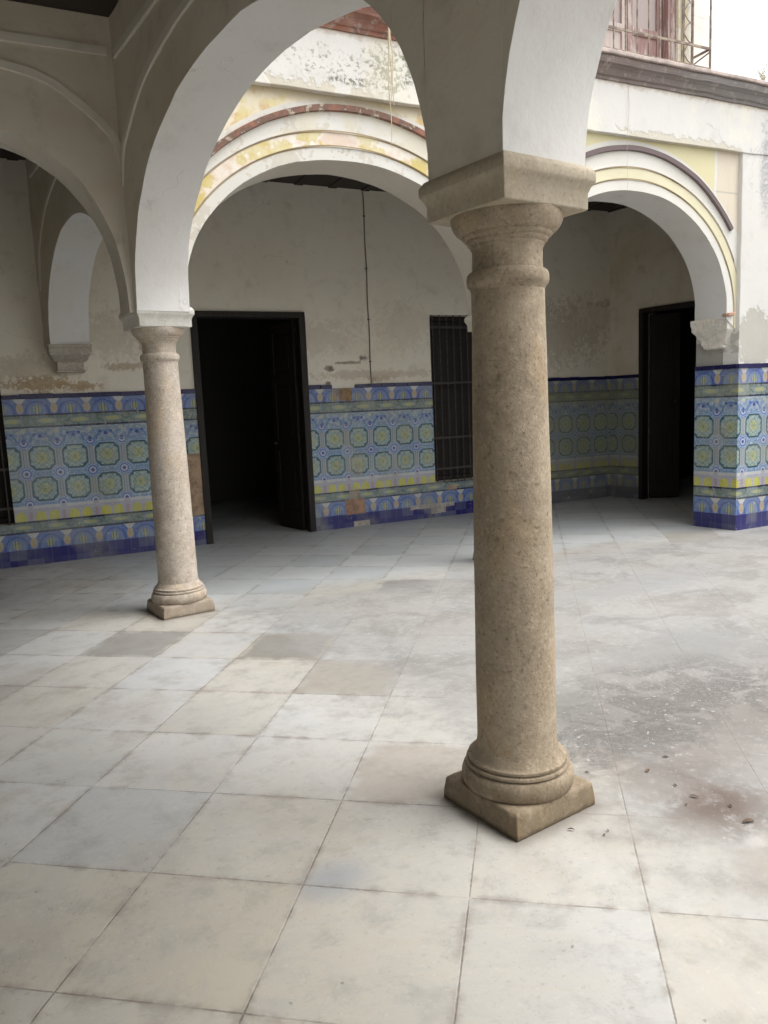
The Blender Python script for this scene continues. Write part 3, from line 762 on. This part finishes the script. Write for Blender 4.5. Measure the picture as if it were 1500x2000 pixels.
b=MB(); arch_wall(b,wprof(3.55,6.62,[(5.01,1.215,.93,2.215,2.05)],zb=2.205),4.2,-H,H)
o=b.build('wall',M['gal'],x2,jit=.007,bevel=.008); assign_soffit(o,M['soff'],3.3,0)
mp=[(6.41,2.75),(6.287,3.065),(6.1,3.244),(5.81,3.43),(5.39,3.56),(5.01,3.585)]
b=MB(); sweep_band(b,spl(mirrored(mp,5.01),4),H,.013,.062,1); b.build('arch_moulding',M['molding'],x2,jit=.002)
b=MB(); sweep_band(b,[(3.85+i*.1,3.83) for i in range(26)],H,.014,.064,1); b.build('cornice_moulding',M['molding'],x2,jit=.002)

# ------------------------------------------------------------------ back wall with wainscot
bw=thing('back_wall','cracked whitewashed back wall of the gallery with blue patterned tile dado','wall',ROWLOC,AN)
DOOR=(.887,2.195,-.5,2.58); WL=(-1.95,-1.053,.434,2.575); WR=(3.876,4.80,.450,2.572)
b=MB(); holed_wall(b,-2.7,7.40,0,4.25,WO,WO+.34,[DOOR,WL,WR],.11)
b.build('plaster',M['back'],bw,jit=.004)
def tile_run(xa,xb,x0,par,y,holes=(),name='tile_dado',side=-1):
    b=MB(); holed_wall(b,xa,xb,0,1.697,y,y+.02*(-side)*1.0,holes,.16,uvf=lambda a,z:(a-x0,z)); o=b.build(name,M['tile'],par,smooth=False); return o
TY=WO-.014
tile_run(-2.68,DOOR[0]-.005,-.42,bw,TY,[WL])
tile_run(DOOR[1]+.005,7.36,2.82,bw,TY,[WR])
for a,c in ((-2.68,WL[0]),(WL[1],DOOR[0]-.005),(DOOR[1]+.005,2.5),(2.80,WR[0]),(WR[1],7.2)):
    k=max(2,int((c-a)/.157)); b=MB()
    for i in range(k):
        b.box(a+(c-a)*i/k+.0015,a+(c-a)*(i+1)/k-.0015,TY-.012+random.uniform(-.002,.002),WO,1.695+random.uniform(-.002,.002),1.741+random.uniform(-.004,.004))
    b.build('tile_capping',M['tilecap'],bw,smooth=False,bevel=.004)
# dark room behind
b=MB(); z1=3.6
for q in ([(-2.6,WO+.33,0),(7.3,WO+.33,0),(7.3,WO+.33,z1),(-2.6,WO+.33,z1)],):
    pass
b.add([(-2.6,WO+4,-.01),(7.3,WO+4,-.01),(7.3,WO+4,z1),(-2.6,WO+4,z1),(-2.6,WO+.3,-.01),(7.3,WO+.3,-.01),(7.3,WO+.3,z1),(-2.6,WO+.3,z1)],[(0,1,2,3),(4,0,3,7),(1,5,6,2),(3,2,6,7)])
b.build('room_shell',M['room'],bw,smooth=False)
# corbel on the back wall
def corbel(par,cx,yw,prof,mat,side=-1,name='corbel',skew=0,jit=.002):
    rings=[]
    for hw,dp,z in prof:
        y1=yw+side*dp; y0=yw-side*.04
        rings.append([(cx-hw,y0,z),(cx-hw*.98,y1,z),(cx,y1,z),(cx+hw*.98,y1,z),(cx+hw,y0,z)])
    b=MB(); b.loft(rings); return b.build(name,mat,par,bevel=.003,jit=jit,angle=30)
CP=[(.135,.13,1.945),(.142,.14,1.948),(.142,.14,1.962),(.128,.125,1.968),(.128,.125,2.045),(.150,.15,2.055),(.165,.165,2.062),(.172,.20,2.085),(.190,.24,2.110),(.196,.25,2.114),(.196,.25,2.135),(.203,.265,2.14),(.203,.265,2.172),(.196,.26,2.178),(.207,.28,2.19),(.207,.28,2.212)]
corbel(bw,-.385,WO,CP,M['corbel'])
# cable running down the wall
t=thing('wall_cable','thin grey cable running down the back wall beside the big dark doorway','cable',ROWLOC,AN)
b=MB(); b.tube([(3.028+.004*math.sin(i*1.3),WO-.010,3.98-i*.149) for i in range(16)],.006,6); b.build('conduit',M['cable'],t)
for z in (3.7,3.1,2.5,2.0):
    b=MB(); b.box(3.015,3.041,WO-.017,WO,z,z+.012); b.build('clip',M['cable'],t,smooth=False)

# doors and window in the back wall
def leaf(par,w,h,mat,hinge,ang,thick=.045,name='door_leaf'):
    """hinged at local origin extending +x (w may be negative)"""
    e=D.objects.new(name,None)
    b=MB(); sgn=1 if w>0 else -1; W=abs(w)
    def bx(a,c,y0,y1,z0,z1): b.box(min(a*sgn,c*sgn),max(a*sgn,c*sgn),y0,y1,z0,z1)
    bx(0,.09,-thick/2,thick/2,0,h); bx(W-.09,W,-thick/2,thick/2,0,h)
    for z0,z1 in ((0,.2),(.95,1.08),(1.78,1.9),(h-.12,h)): bx(.09,W-.09,-thick/2,thick/2,z0,z1)
    bx(.09,W-.09,-thick*.2,thick*.2,.2,h-.12)
    for z0,z1 in ((.26,.89),(1.14,1.72),(1.96,h-.18)): bx(.14,W-.14,-thick*.38,thick*.38,z0,z1)
    D.objects.remove(e)
    o=b.build(name,mat,par,smooth=False,bevel=.004); o.location=hinge; o.rotation_euler.z=ang; return o
dd=thing('double_door','tall dark timber double door standing open in the back wall','door',ROWLOC,AN)
b=MB()
b.box(DOOR[0]-.012,DOOR[0]+.062,WO-.03,WO+.10,0,DOOR[3]-.062); b.box(DOOR[1]-.070,DOOR[1]+.006,WO-.03,WO+.10,0,DOOR[3]-.062); b.box(DOOR[0]-.012,DOOR[1]+.006,WO-.03,WO+.10,DOOR[3]-.062,DOOR[3]+.004)
b.build('door_frame',M['wood'],dd,smooth=False,bevel=.005)
leaf(dd,.57,2.5,M['wood'],(DOOR[0]+.07,WO+.13,.012),R(96)); o=leaf(dd,-.57,2.5,M['wood'],(DOOR[1]-.08,WO+.13,.012),R(-78))
b=MB(); b.lathe([(.001,-.01),(.018,0),(.022,.02),(.016,.04),(.001,.045)],16); k=b.build('door_handle',M['iron'],o); k.location=(-.5,-.03,1.05); k.rotation_euler.x=R(90)
def grille(name,label,x0,x1,z0,z1,y,nb,rails):
    t=thing(name,label,'window grille',ROWLOC,AN,'iron grilles of the gallery windows')
    for i in range(nb):
        x=x0+(x1-x0)*(i+.5)/nb; b=MB(); b.tube([(x,y,z0),(x,y,z1)],.0085,8); b.build('bar',M['iron'],t)
    for z in rails:
        b=MB(); b.box(x0-.01,x1+.01,y-.006,y+.006,z-.014,z+.014); b.build('crossbar',M['iron'],t,smooth=False,bevel=.002)
    return t
grille('window_grille','iron window grille with thin vertical bars just left of the foreground column',WR[0],WR[1],WR[2],WR[3],WO+.02,9,(.62,1.02,1.72,2.42))
grille('window_grille','iron window grille cut off by the left edge of the photo',WL[0],WL[1],WL[2],WL[3],WO+.02,9,(.60,1.0,1.70,2.42))
for (h,lab) in ((WR,'dark wooden shutters behind the grille beside the foreground column'),(WL,'dark wooden shutters in the window at the left edge')):
    t=thing('window_shutters',lab,'shutters',ROWLOC,AN)
    b=MB(); b.box(h[0],h[0]+.06,WO+.16,WO+.24,h[2],h[3]); b.box(h[1]-.06,h[1],WO+.16,WO+.24,h[2],h[3]); b.box(h[0]+.06,h[1]-.06,WO+.16,WO+.24,h[3]-.06,h[3]); b.box(h[0]+.06,h[1]-.06,WO+.16,WO+.24,h[2],h[2]+.06)
    b.build('frame',M['wood'],t,smooth=False,bevel=.004)
    mid=(h[0]+h[1])/2
    for a,c in ((h[0]+.063,mid-.003),(mid+.003,h[1]-.063)):
        b=MB(); b.box(a,c,WO+.19,WO+.215,h[2]+.063,h[3]-.063)
        for z0,z1 in ((h[2]+.15,h[2]+.95),(h[2]+1.05,h[3]-.15)): b.box(a+.07,c-.07,WO+.18,WO+.19,z0,z1)
        b.build('shutter',M['wood'],t,smooth=False,bevel=.004)

# ------------------------------------------------------------------ end wall of the back gallery (runs along world Y at X=7.164)
ew=thing('end_wall','ochre stained end wall of the back gallery with dull tile dado','wall',(7.164,0,0),R(90))
# local x = world Y, local y = -(X-7.164): face at y=0, interior of wall toward -y
ED=(3.95,4.885,-.5,2.615)
b=MB(); holed_wall(b,2.2,5.50,0,4.25,0,-.32,[ED],.12); b.build('plaster',M['endw'],ew,jit=.004)
EX=5.40
tile_run(ED[1]+.005,EX,5.38-.0,ew,.012,(),side=1).data.materials[0]=M['tiled']
b=MB(); b.box(ED[1]+.005,EX,0,.024,1.695,1.741); b.build('tile_capping',M['tilecap'],ew,smooth=False,bevel=.004)
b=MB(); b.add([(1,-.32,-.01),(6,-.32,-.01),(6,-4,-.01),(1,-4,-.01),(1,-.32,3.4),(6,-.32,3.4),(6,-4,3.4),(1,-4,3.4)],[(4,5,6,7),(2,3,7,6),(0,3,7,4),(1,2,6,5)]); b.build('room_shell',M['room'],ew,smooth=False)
ed=thing('wooden_door','narrow dark timber door half open in the end wall beside the tiled pier','door',(7.164,0,0),R(90))
b=MB(); b.box(ED[1]-.06,ED[1]+.006,-.1,.03,0,ED[3]-.06); b.box(ED[0]-.006,ED[0]+.06,-.1,.03,0,ED[3]-.06); b.box(ED[0]-.006,ED[1]+.006,-.1,.03,ED[3]-.06,ED[3]+.004); b.build('door_frame',M['wood'],ed,smooth=False,bevel=.005)
o=leaf(ed,-.40,2.53,M['wood'],(ED[1]-.07,-.12,.012),R(52))
b=MB(); b.lathe([(.001,-.01),(.018,0),(.022,.02),(.016,.04),(.001,.045)],16); k=b.build('door_handle',M['iron'],o); k.location=(-.33,.03,1.35); k.rotation_euler.x=R(-90)

# ------------------------------------------------------------------ tiled pier and facade right of the arcade
fw_=thing('facade_wall','white facade wall with peeling grey patch above bright blue tiles at the right edge','wall',ROWLOC,AN)
b=MB(); k=56; jb=lambda n:5.776-(n+.24)*.151+.012   # jamb face
def pier(b,z0,z1,nz,off,nfront=-.232):
    P=[]; ring=[]
    for i in range(5): n=.25-(.25-nfront)*i/4; ring.append((jb(n)+off,n))
    for i in range(1,41): ring.append((jb(nfront)+off+(12-jb(nfront))*(i/40)**1.6,nfront))
    vs=[];f=[]
    for j in range(nz+1):
        z=z0+(z1-z0)*j/nz
        for (x,y) in ring: vs.append((x,y,z))
    n=len(ring)
    for j in range(nz):
        for i in range(n-1): f.append((j*n+i,j*n+i+1,(j+1)*n+i+1,(j+1)*n+i))
    b.add(vs,f)
    b.add([(jb(.25)+off,.25,z0),(12,.25,z0),(12,.25,z1),(jb(.25)+off,.25,z1),(12,nfront,z0),(12,nfront,z1)],[(0,1,2,3),(1,4,5,2)])
pier(b,0,3.802,40,0); b.build('plaster',M['fac'],fw_,jit=.004,bevel=.006)
# dado wrapped around the corner, uv runs on continuously
b=MB(); L=[]; u=0; o_=-.012
ys=[.25,.17,.09,.01,-.07,-.15,-.244]
cum=0; pts=[]
for i,y in enumerate(ys): pts.append((jb(y)+o_,y))
xc=jb(-.244)+o_
for i in range(1,41): pts.append((xc+i*.158,-.244))
us=[0]
for a,c in zip(pts,pts[1:]): us.append(us[-1]+math.dist(a,c))
uc=us[6]                      # corner arc length; medallion centre .075 before it
base_u=uc-.078
vs=[];f=[];uv=[]
Z=[i*1.697/12 for i in range(13)]
for z in Z:
    for (x,y),q in zip(pts,us): vs.append((x,y,z)); uv.append((q-base_u,z+.0001))
n=len(pts)
for j in range(12):
    for i in range(n-1): f.append((j*n+i,j*n+i+1,(j+1)*n+i+1,(j+1)*n+i))
b.add(vs,f,uv)
b.build('tile_dado',M['tile'],fw_,smooth=False)
b=MB(); ring=[]
for j in range(n-1):
    (x0,y0),(x1_,y1_)=pts[j],pts[j+1]
    if j<6: b.box(min(x0,x1_)-.012,max(x0,x1_)+.03,y1_+(0 if j<5 else 0),y0,1.695,1.740)
    else: b.box(x0-(.012 if j==6 else 0),x1_,-.256,-.232,1.695,1.740)
b.build('tile_capping',M['tilecap'],fw_,smooth=False,bevel=.003)
# broken corbel on the jamb (local frame turned: its face looks along -x)
jc=D.objects.new('corbel',None); D.objects.remove(jc)
CQ=[(.10,.02,1.905),(.115,.05,1.92),(.12,.055,1.945),(.135,.06,1.95),(.14,.06,2.0),(.16,.075,2.02),(.175,.09,2.06),(.195,.115,2.09),(.20,.12,2.10),(.20,.12,2.14),(.205,.13,2.16),(.205,.13,2.215)]
rings=[]
for hw,dp,z in CQ:
    cy=.02; r=[]
    def jx(n): return jb(n)+.01
    nb,nf=cy+hw,max(cy-hw,-.185); 
    bite=.05*max(0,mnoise.noise(Vector((z*14,1,3))))
    r=[(jx(nb)+.03,nb,z),(jx(nb)-dp,nb,z),(jx(cy)-dp-.004,cy,z),(jx(nf)-dp+bite,nf+bite,z),(jx(nf)+.03,nf,z)]
    rings.append(r)
b=MB(); b.loft(rings); b.build('corbel',M['corbelw'],fw_,jit=.006,bevel=.004)
b=MB(); b.box(5.645,5.735,-.215,-.13,2.222,2.262); b.v=[(x+.3*(z-2.24),y,z+.1*(x-5.69)) for x,y,z in b.v]
b.build('exposed_brick',M['brick'],fw_,jit=.012,bevel=.008)

# ------------------------------------------------------------------ left gallery wall, ceilings
lw=thing('gallery_side_wall','plain whitewashed wall closing the gallery on the photographer side','wall',(-2.42,0,0),R(90))
b=MB(); holed_wall(b,-6.5,6.9,0,4.25,0,.3,[],.15); b.build('plaster',M['wall'],lw,jit=.004)
b=MB(); holed_wall(b,-6.5,6.9,0,1.697,-.012,0,[],.3,uvf=lambda a,z:(a,z)); b.build('tile_dado',M['tile'],lw,smooth=False)
cw=thing('added_daylight_wall','unseen plain walls added on two courtyard sides to shape the daylight','wall')  # out of view; added and sized for their effect on the daylight
b=MB(); b.box(-.15,11.5,-6.8,-6.5,0,2.6); b.build('south_side',M['wall'],cw,smooth=False)
b=MB(); b.box(10.6,10.9,-6.5,1.6,0,2.6); b.build('east_side',M['wall'],cw,smooth=False)
def ceiling(name,pts,z,beams,top):
    b=MB(); n=len(pts)
    b.add([(x,y,z) for x,y in pts]+[(x,y,top) for x,y in pts],[tuple(range(n)),tuple(range(n,2*n))]+[(i,(i+1)%n,(i+1)%n+n,i+n) for i in range(n)])
    for (p,q) in beams:
        p=Vector((*p,0)); q=Vector((*q,0)); t=(q-p).normalized(); s=Vector((-t.y,t.x,0))*.05
        vs=[]
        for zz in (z-.012,z+.02):
            vs+=[(p+s).to_tuple()[:2]+(zz,),(q+s).to_tuple()[:2]+(zz,),(q-s).to_tuple()[:2]+(zz,),(p-s).to_tuple()[:2]+(zz,)]
        b.add(vs,[(0,1,2,3),(4,5,6,7),(0,1,5,4),(1,2,6,5),(2,3,7,6),(3,0,4,7)])
    return tag(b.build(name,M['ceil'],smooth=False),None,kind='structure')
e1=row2w(-2.7,-.1); e2=row2w(0,-.1)
ceiling('ceiling',[(-2.7,-6.6),(-.15,-6.6),(-.15,3.55),(-2.7,4.0)],4.09,[((-2.6,-6.2+i*.42),(-.17,-6.2+i*.42)) for i in range(23)],4.40)
P=[row2w(-2.7,.1),row2w(9.5,.1),row2w(9.5,3.1),row2w(-2.7,3.1)]
ceiling('ceiling',[(p.x,p.y) for p in P],4.005,[(row2w(-2.4+i*.42,.15).to_tuple()[:2],row2w(-2.4+i*.42,2.85).to_tuple()[:2]) for i in range(27)],4.36)
tr=thing('roof_terrace','flat roof terrace over the back rooms','roof',ROWLOC,AN)
b=MB(); b.box(-2.8,12,.28,7,4.37,4.45); b.build('slab',M['slab'],tr,smooth=False)
b=MB(); b.box(-2.8,-2.72,-.2,7,0,4.36); b.box(-2.8,12,6.9,7,0,4.36); b.build('outer_wall',M['wall'],tr,smooth=False)
tr2=thing('roof_slab','flat roof over the near gallery','roof')
b=MB(); b.box(-2.9,.1,-6.7,3.3,4.41,4.47); b.build('slab',M['slab'],tr2,smooth=False)

# ------------------------------------------------------------------ upper storey ruin, balcony door, grille
uw=thing('upper_wall','jagged remnant of an upper wall holding the red balcony door above the cornice','wall',ROWLOC,AN)
NU=-.06
b=MB()
edge=[(5.66,4.45),(5.60,4.62),(5.55,4.80),(5.56,4.9),(5.53,5.04),(5.49,5.09),(5.43,5.05),(5.40,5.12),(5.36,5.20),(5.37,5.35),(5.30,5.5),(5.32,5.8),(5.22,6.2)]
for y0,y1 in ((NU,NU+.35),):
    vs=[]; f=[]
    for (x,z) in edge:
        vs+=[(5.08,y0,z),(x,y0,z),(x,y1,z),(5.08,y1,z)]
    for i in range(len(edge)-1):
        for k in range(4): j=(k+1)%4; f.append((i*4+k,i*4+j,i*4+4+j,i*4+4+k))
    f+=[(0,1,2,3),tuple(len(vs)-4+i for i in range(4))]
    b.add(vs,f)
b.box(1.0,4.02,NU,NU+.35,4.45,6.2); b.box(4.02,5.08,NU,NU+.35,5.98,6.2)
b.build('masonry',M['upw'],uw,jit=.012,bevel=.006)
bd=thing('red_balcony_entrance','faded red two leaf balcony door behind rusty bars, upper right','door',ROWLOC,AN)
b=MB(); b.box(4.02,4.09,NU+.05,NU+.15,4.46,5.98); b.box(4.98,5.08,NU+.03,NU+.15,4.46,5.98); b.box(4.09,4.98,NU+.05,NU+.15,5.90,5.98); b.build('door_frame',M['reddoor'],bd,smooth=False,bevel=.004)
for (a,c,mt) in ((4.10,4.53,M['pale_door']),(4.54,4.97,M['reddoor'])):
    b=MB(); y=NU+.10
    b.box(a,a+.06,y,y+.04,4.47,5.9); b.box(c-.06,c,y,y+.04,4.47,5.9)
    for z0,z1 in ((4.47,4.55),(4.82,4.89),(5.35,5.40),(5.82,5.9)): b.box(a+.06,c-.06,y,y+.04,z0,z1)
    b.box(a+.06,c-.06,y+.012,y+.03,4.55,4.82)
    o=b.build('door_leaf',mt,bd,smooth=False,bevel=.003)
    b=MB(); b.box(a+.062,c-.062,y+.018,y+.024,4.892,5.818); b.build('pane',M['glass'],o,smooth=False)
g=thing('balcony_grille','rusty iron balcony grille standing on the cornice','railing',ROWLOC,AN)
NF=-.27; X0=3.25; X1=5.27
for z,r,mt in ((4.485,.012,M['rust']),(4.665,.011,M['rust']),(5.9,.012,M['rust'])):
    b=MB(); b.box(X0,X1,NF-.006,NF+.006,z-r,z+r); b.box(X1-.006,X1+.006,NF,NU+.02,z-r,z+r); b.box(X0-.006,X0+.006,NF,NU+.02,z-r,z+r); b.build('rail',mt,g,smooth=False,bevel=.002)
xs=[X0+.001]+[3.40+i*.137 for i in range(13)]+[X1]
for x in xs:
    b=MB(); b.tube([(x,NF,4.462),(x,NF,6.0)],.010 if x in (xs[0],xs[-1]) else .0075,8); b.build('bar',M['rust'],g)
for x in (5.12,5.225):
    b=MB(); b.tube([(x,NU-.03,4.462),(x,NU-.03,6.0)],.009,8); b.build('post',M['rust'],g)
b=MB(); z=4.5
while z<5.9:
    b.tube([(5.12+.105*t,NU-.03,z+.10*t+.03*math.sin(math.pi*t)) for t in [i/6 for i in range(7)]],.006,6)
    b.tube([(5.225-.105*t,NU-.03,z+.10+.08*t-.02*math.sin(math.pi*t)) for t in [i/6 for i in range(7)]],.005,6); z+=.18
b.build('scroll_work',M['rust'],g)
b=MB(); b.tube([(X1,NF,4.64),(5.20,NU-.03,4.56)],.007,6); b.build('brace',M['rust'],g)

# hanging roots, cable, weeds
def strand(name,label,cat,x,z0,z1,y,mat,r,n=1,sp=.0):
    t=MB()
    for k in range(n):
        ph=k*1.7; top=(x+k*sp)
        L=z0-z1*1.0; zz=z1+random.uniform(0,.35)*(1 if k else 0)
        t.tube([(top+.008*math.sin(i*.8+ph)+.0*i,y-.01*math.sin(i*.5+ph),z0+(zz-z0)*i/12) for i in range(13)],[r*(1-.5*i/12) for i in range(13)],5)
    o=t.build(name,mat,None,loc=ROWLOC,rotz=AN); return tag(o,label,cat)
strand('hanging_root','pale dry root hanging from the cornice over the mossy wall','root',1.815,4.40,3.45,-.345,M['root'],.006,3,.014)
strand('facade_cable','thin faint cable down the facade over the right painted arch','cable',4.27,4.23,3.28,-.248,M['root'],.0020)
def weed(x,y,h,lab,n):
    b=MB(); rnd=random.Random(int(x*100))
    for i in range(n):
        a=rnd.uniform(0,6.28); l=h*rnd.uniform(.5,1); le=rnd.uniform(.1,.5)
        p=[(x+rnd.uniform(-.05,.05)+math.cos(a)*le*l*t*t,y+rnd.uniform(0,.01)+math.sin(a)*le*l*t*t*.6,4.44+l*t) for t in [k/5 for k in range(6)]]
        b.tube(p,[.0035*(1-.15*k) for k in range(6)],4)
        for k in range(2,6):
            q=Vector(p[k]); d=Vector((rnd.uniform(-1,1),rnd.uniform(-.4,.4),rnd.uniform(-.1,.7))).normalized()*.022; s=Vector((d.z,0,-d.x))*.25
            b.add([q,q+d*.5+s,q+d,q+d*.5-s],[(0,1,2,3)])
    o=b.build('weed_plant',M['weed'],None,loc=ROWLOC,rotz=AN,smooth=False); tag(o,lab,'plant','weeds growing on the cornice')
weed(6.05,-.22,.26,'thin dry weed on the cornice nearest the balcony grille',16)
weed(6.28,-.20,.20,'second dry weed on the cornice, right of the first',18)
weed(6.50,-.22,.34,'bushier dry weed on the cornice at the right edge',26)

# dry leaves and litter on the floor
for i,(x,y,s,a,lab) in enumerate(((.554,-.162,.030,.3,'curled dark leaf right of the column plinth'),(.536,-.299,.018,1.2,'small dark leaf below the curled leaf'),(.517,-.393,.026,2.0,'black leaf beside the brown floor stain'),(.448,-.408,.014,.5,'tiny leaf left of the brown stain'),(.557,-.512,.020,.9,'leaf lying on the brown floor stain'),(.51,-.608,.040,-.4,'long twig like leaf at the right edge of the floor'),(-.002,-.261,.020,-.9,'thin leaf in front of the plinth corner'),(.061,-.354,.014,.2,'speck of leaf in front of the plinth'),(.09,-.345,.012,1.0,'smaller speck of leaf beside it'),(.709,-.135,.022,2.2,'leaf on the dark damp patch'),(.36,-.02,.016,1.5,'leaf beside the right face of the plinth'))):
    b=MB(); n=8; vs=[]
    for k in range(n+1):
        t=k/n; w=math.sin(math.pi*t)**.7*.32+.02; zz=.004+.35*s*math.sin(math.pi*t)
        vs+=[(s*(t-.5)*2,-s*w,zz+.25*s*w),(s*(t-.5)*2,0,zz*.6),(s*(t-.5)*2,s*w,zz+.3*s*w)]
    f=[]
    for k in range(n):
        o=k*3; f+=[(o,o+3,o+4,o+1),(o+1,o+4,o+5,o+2)]
    b.add(vs,f); o=b.build('dry_leaf',M['leaf'],None,loc=(x,y,.003),rotz=a); o.scale=(.62,.62,.4); tag(o,lab,'leaf','dry leaves on the floor')
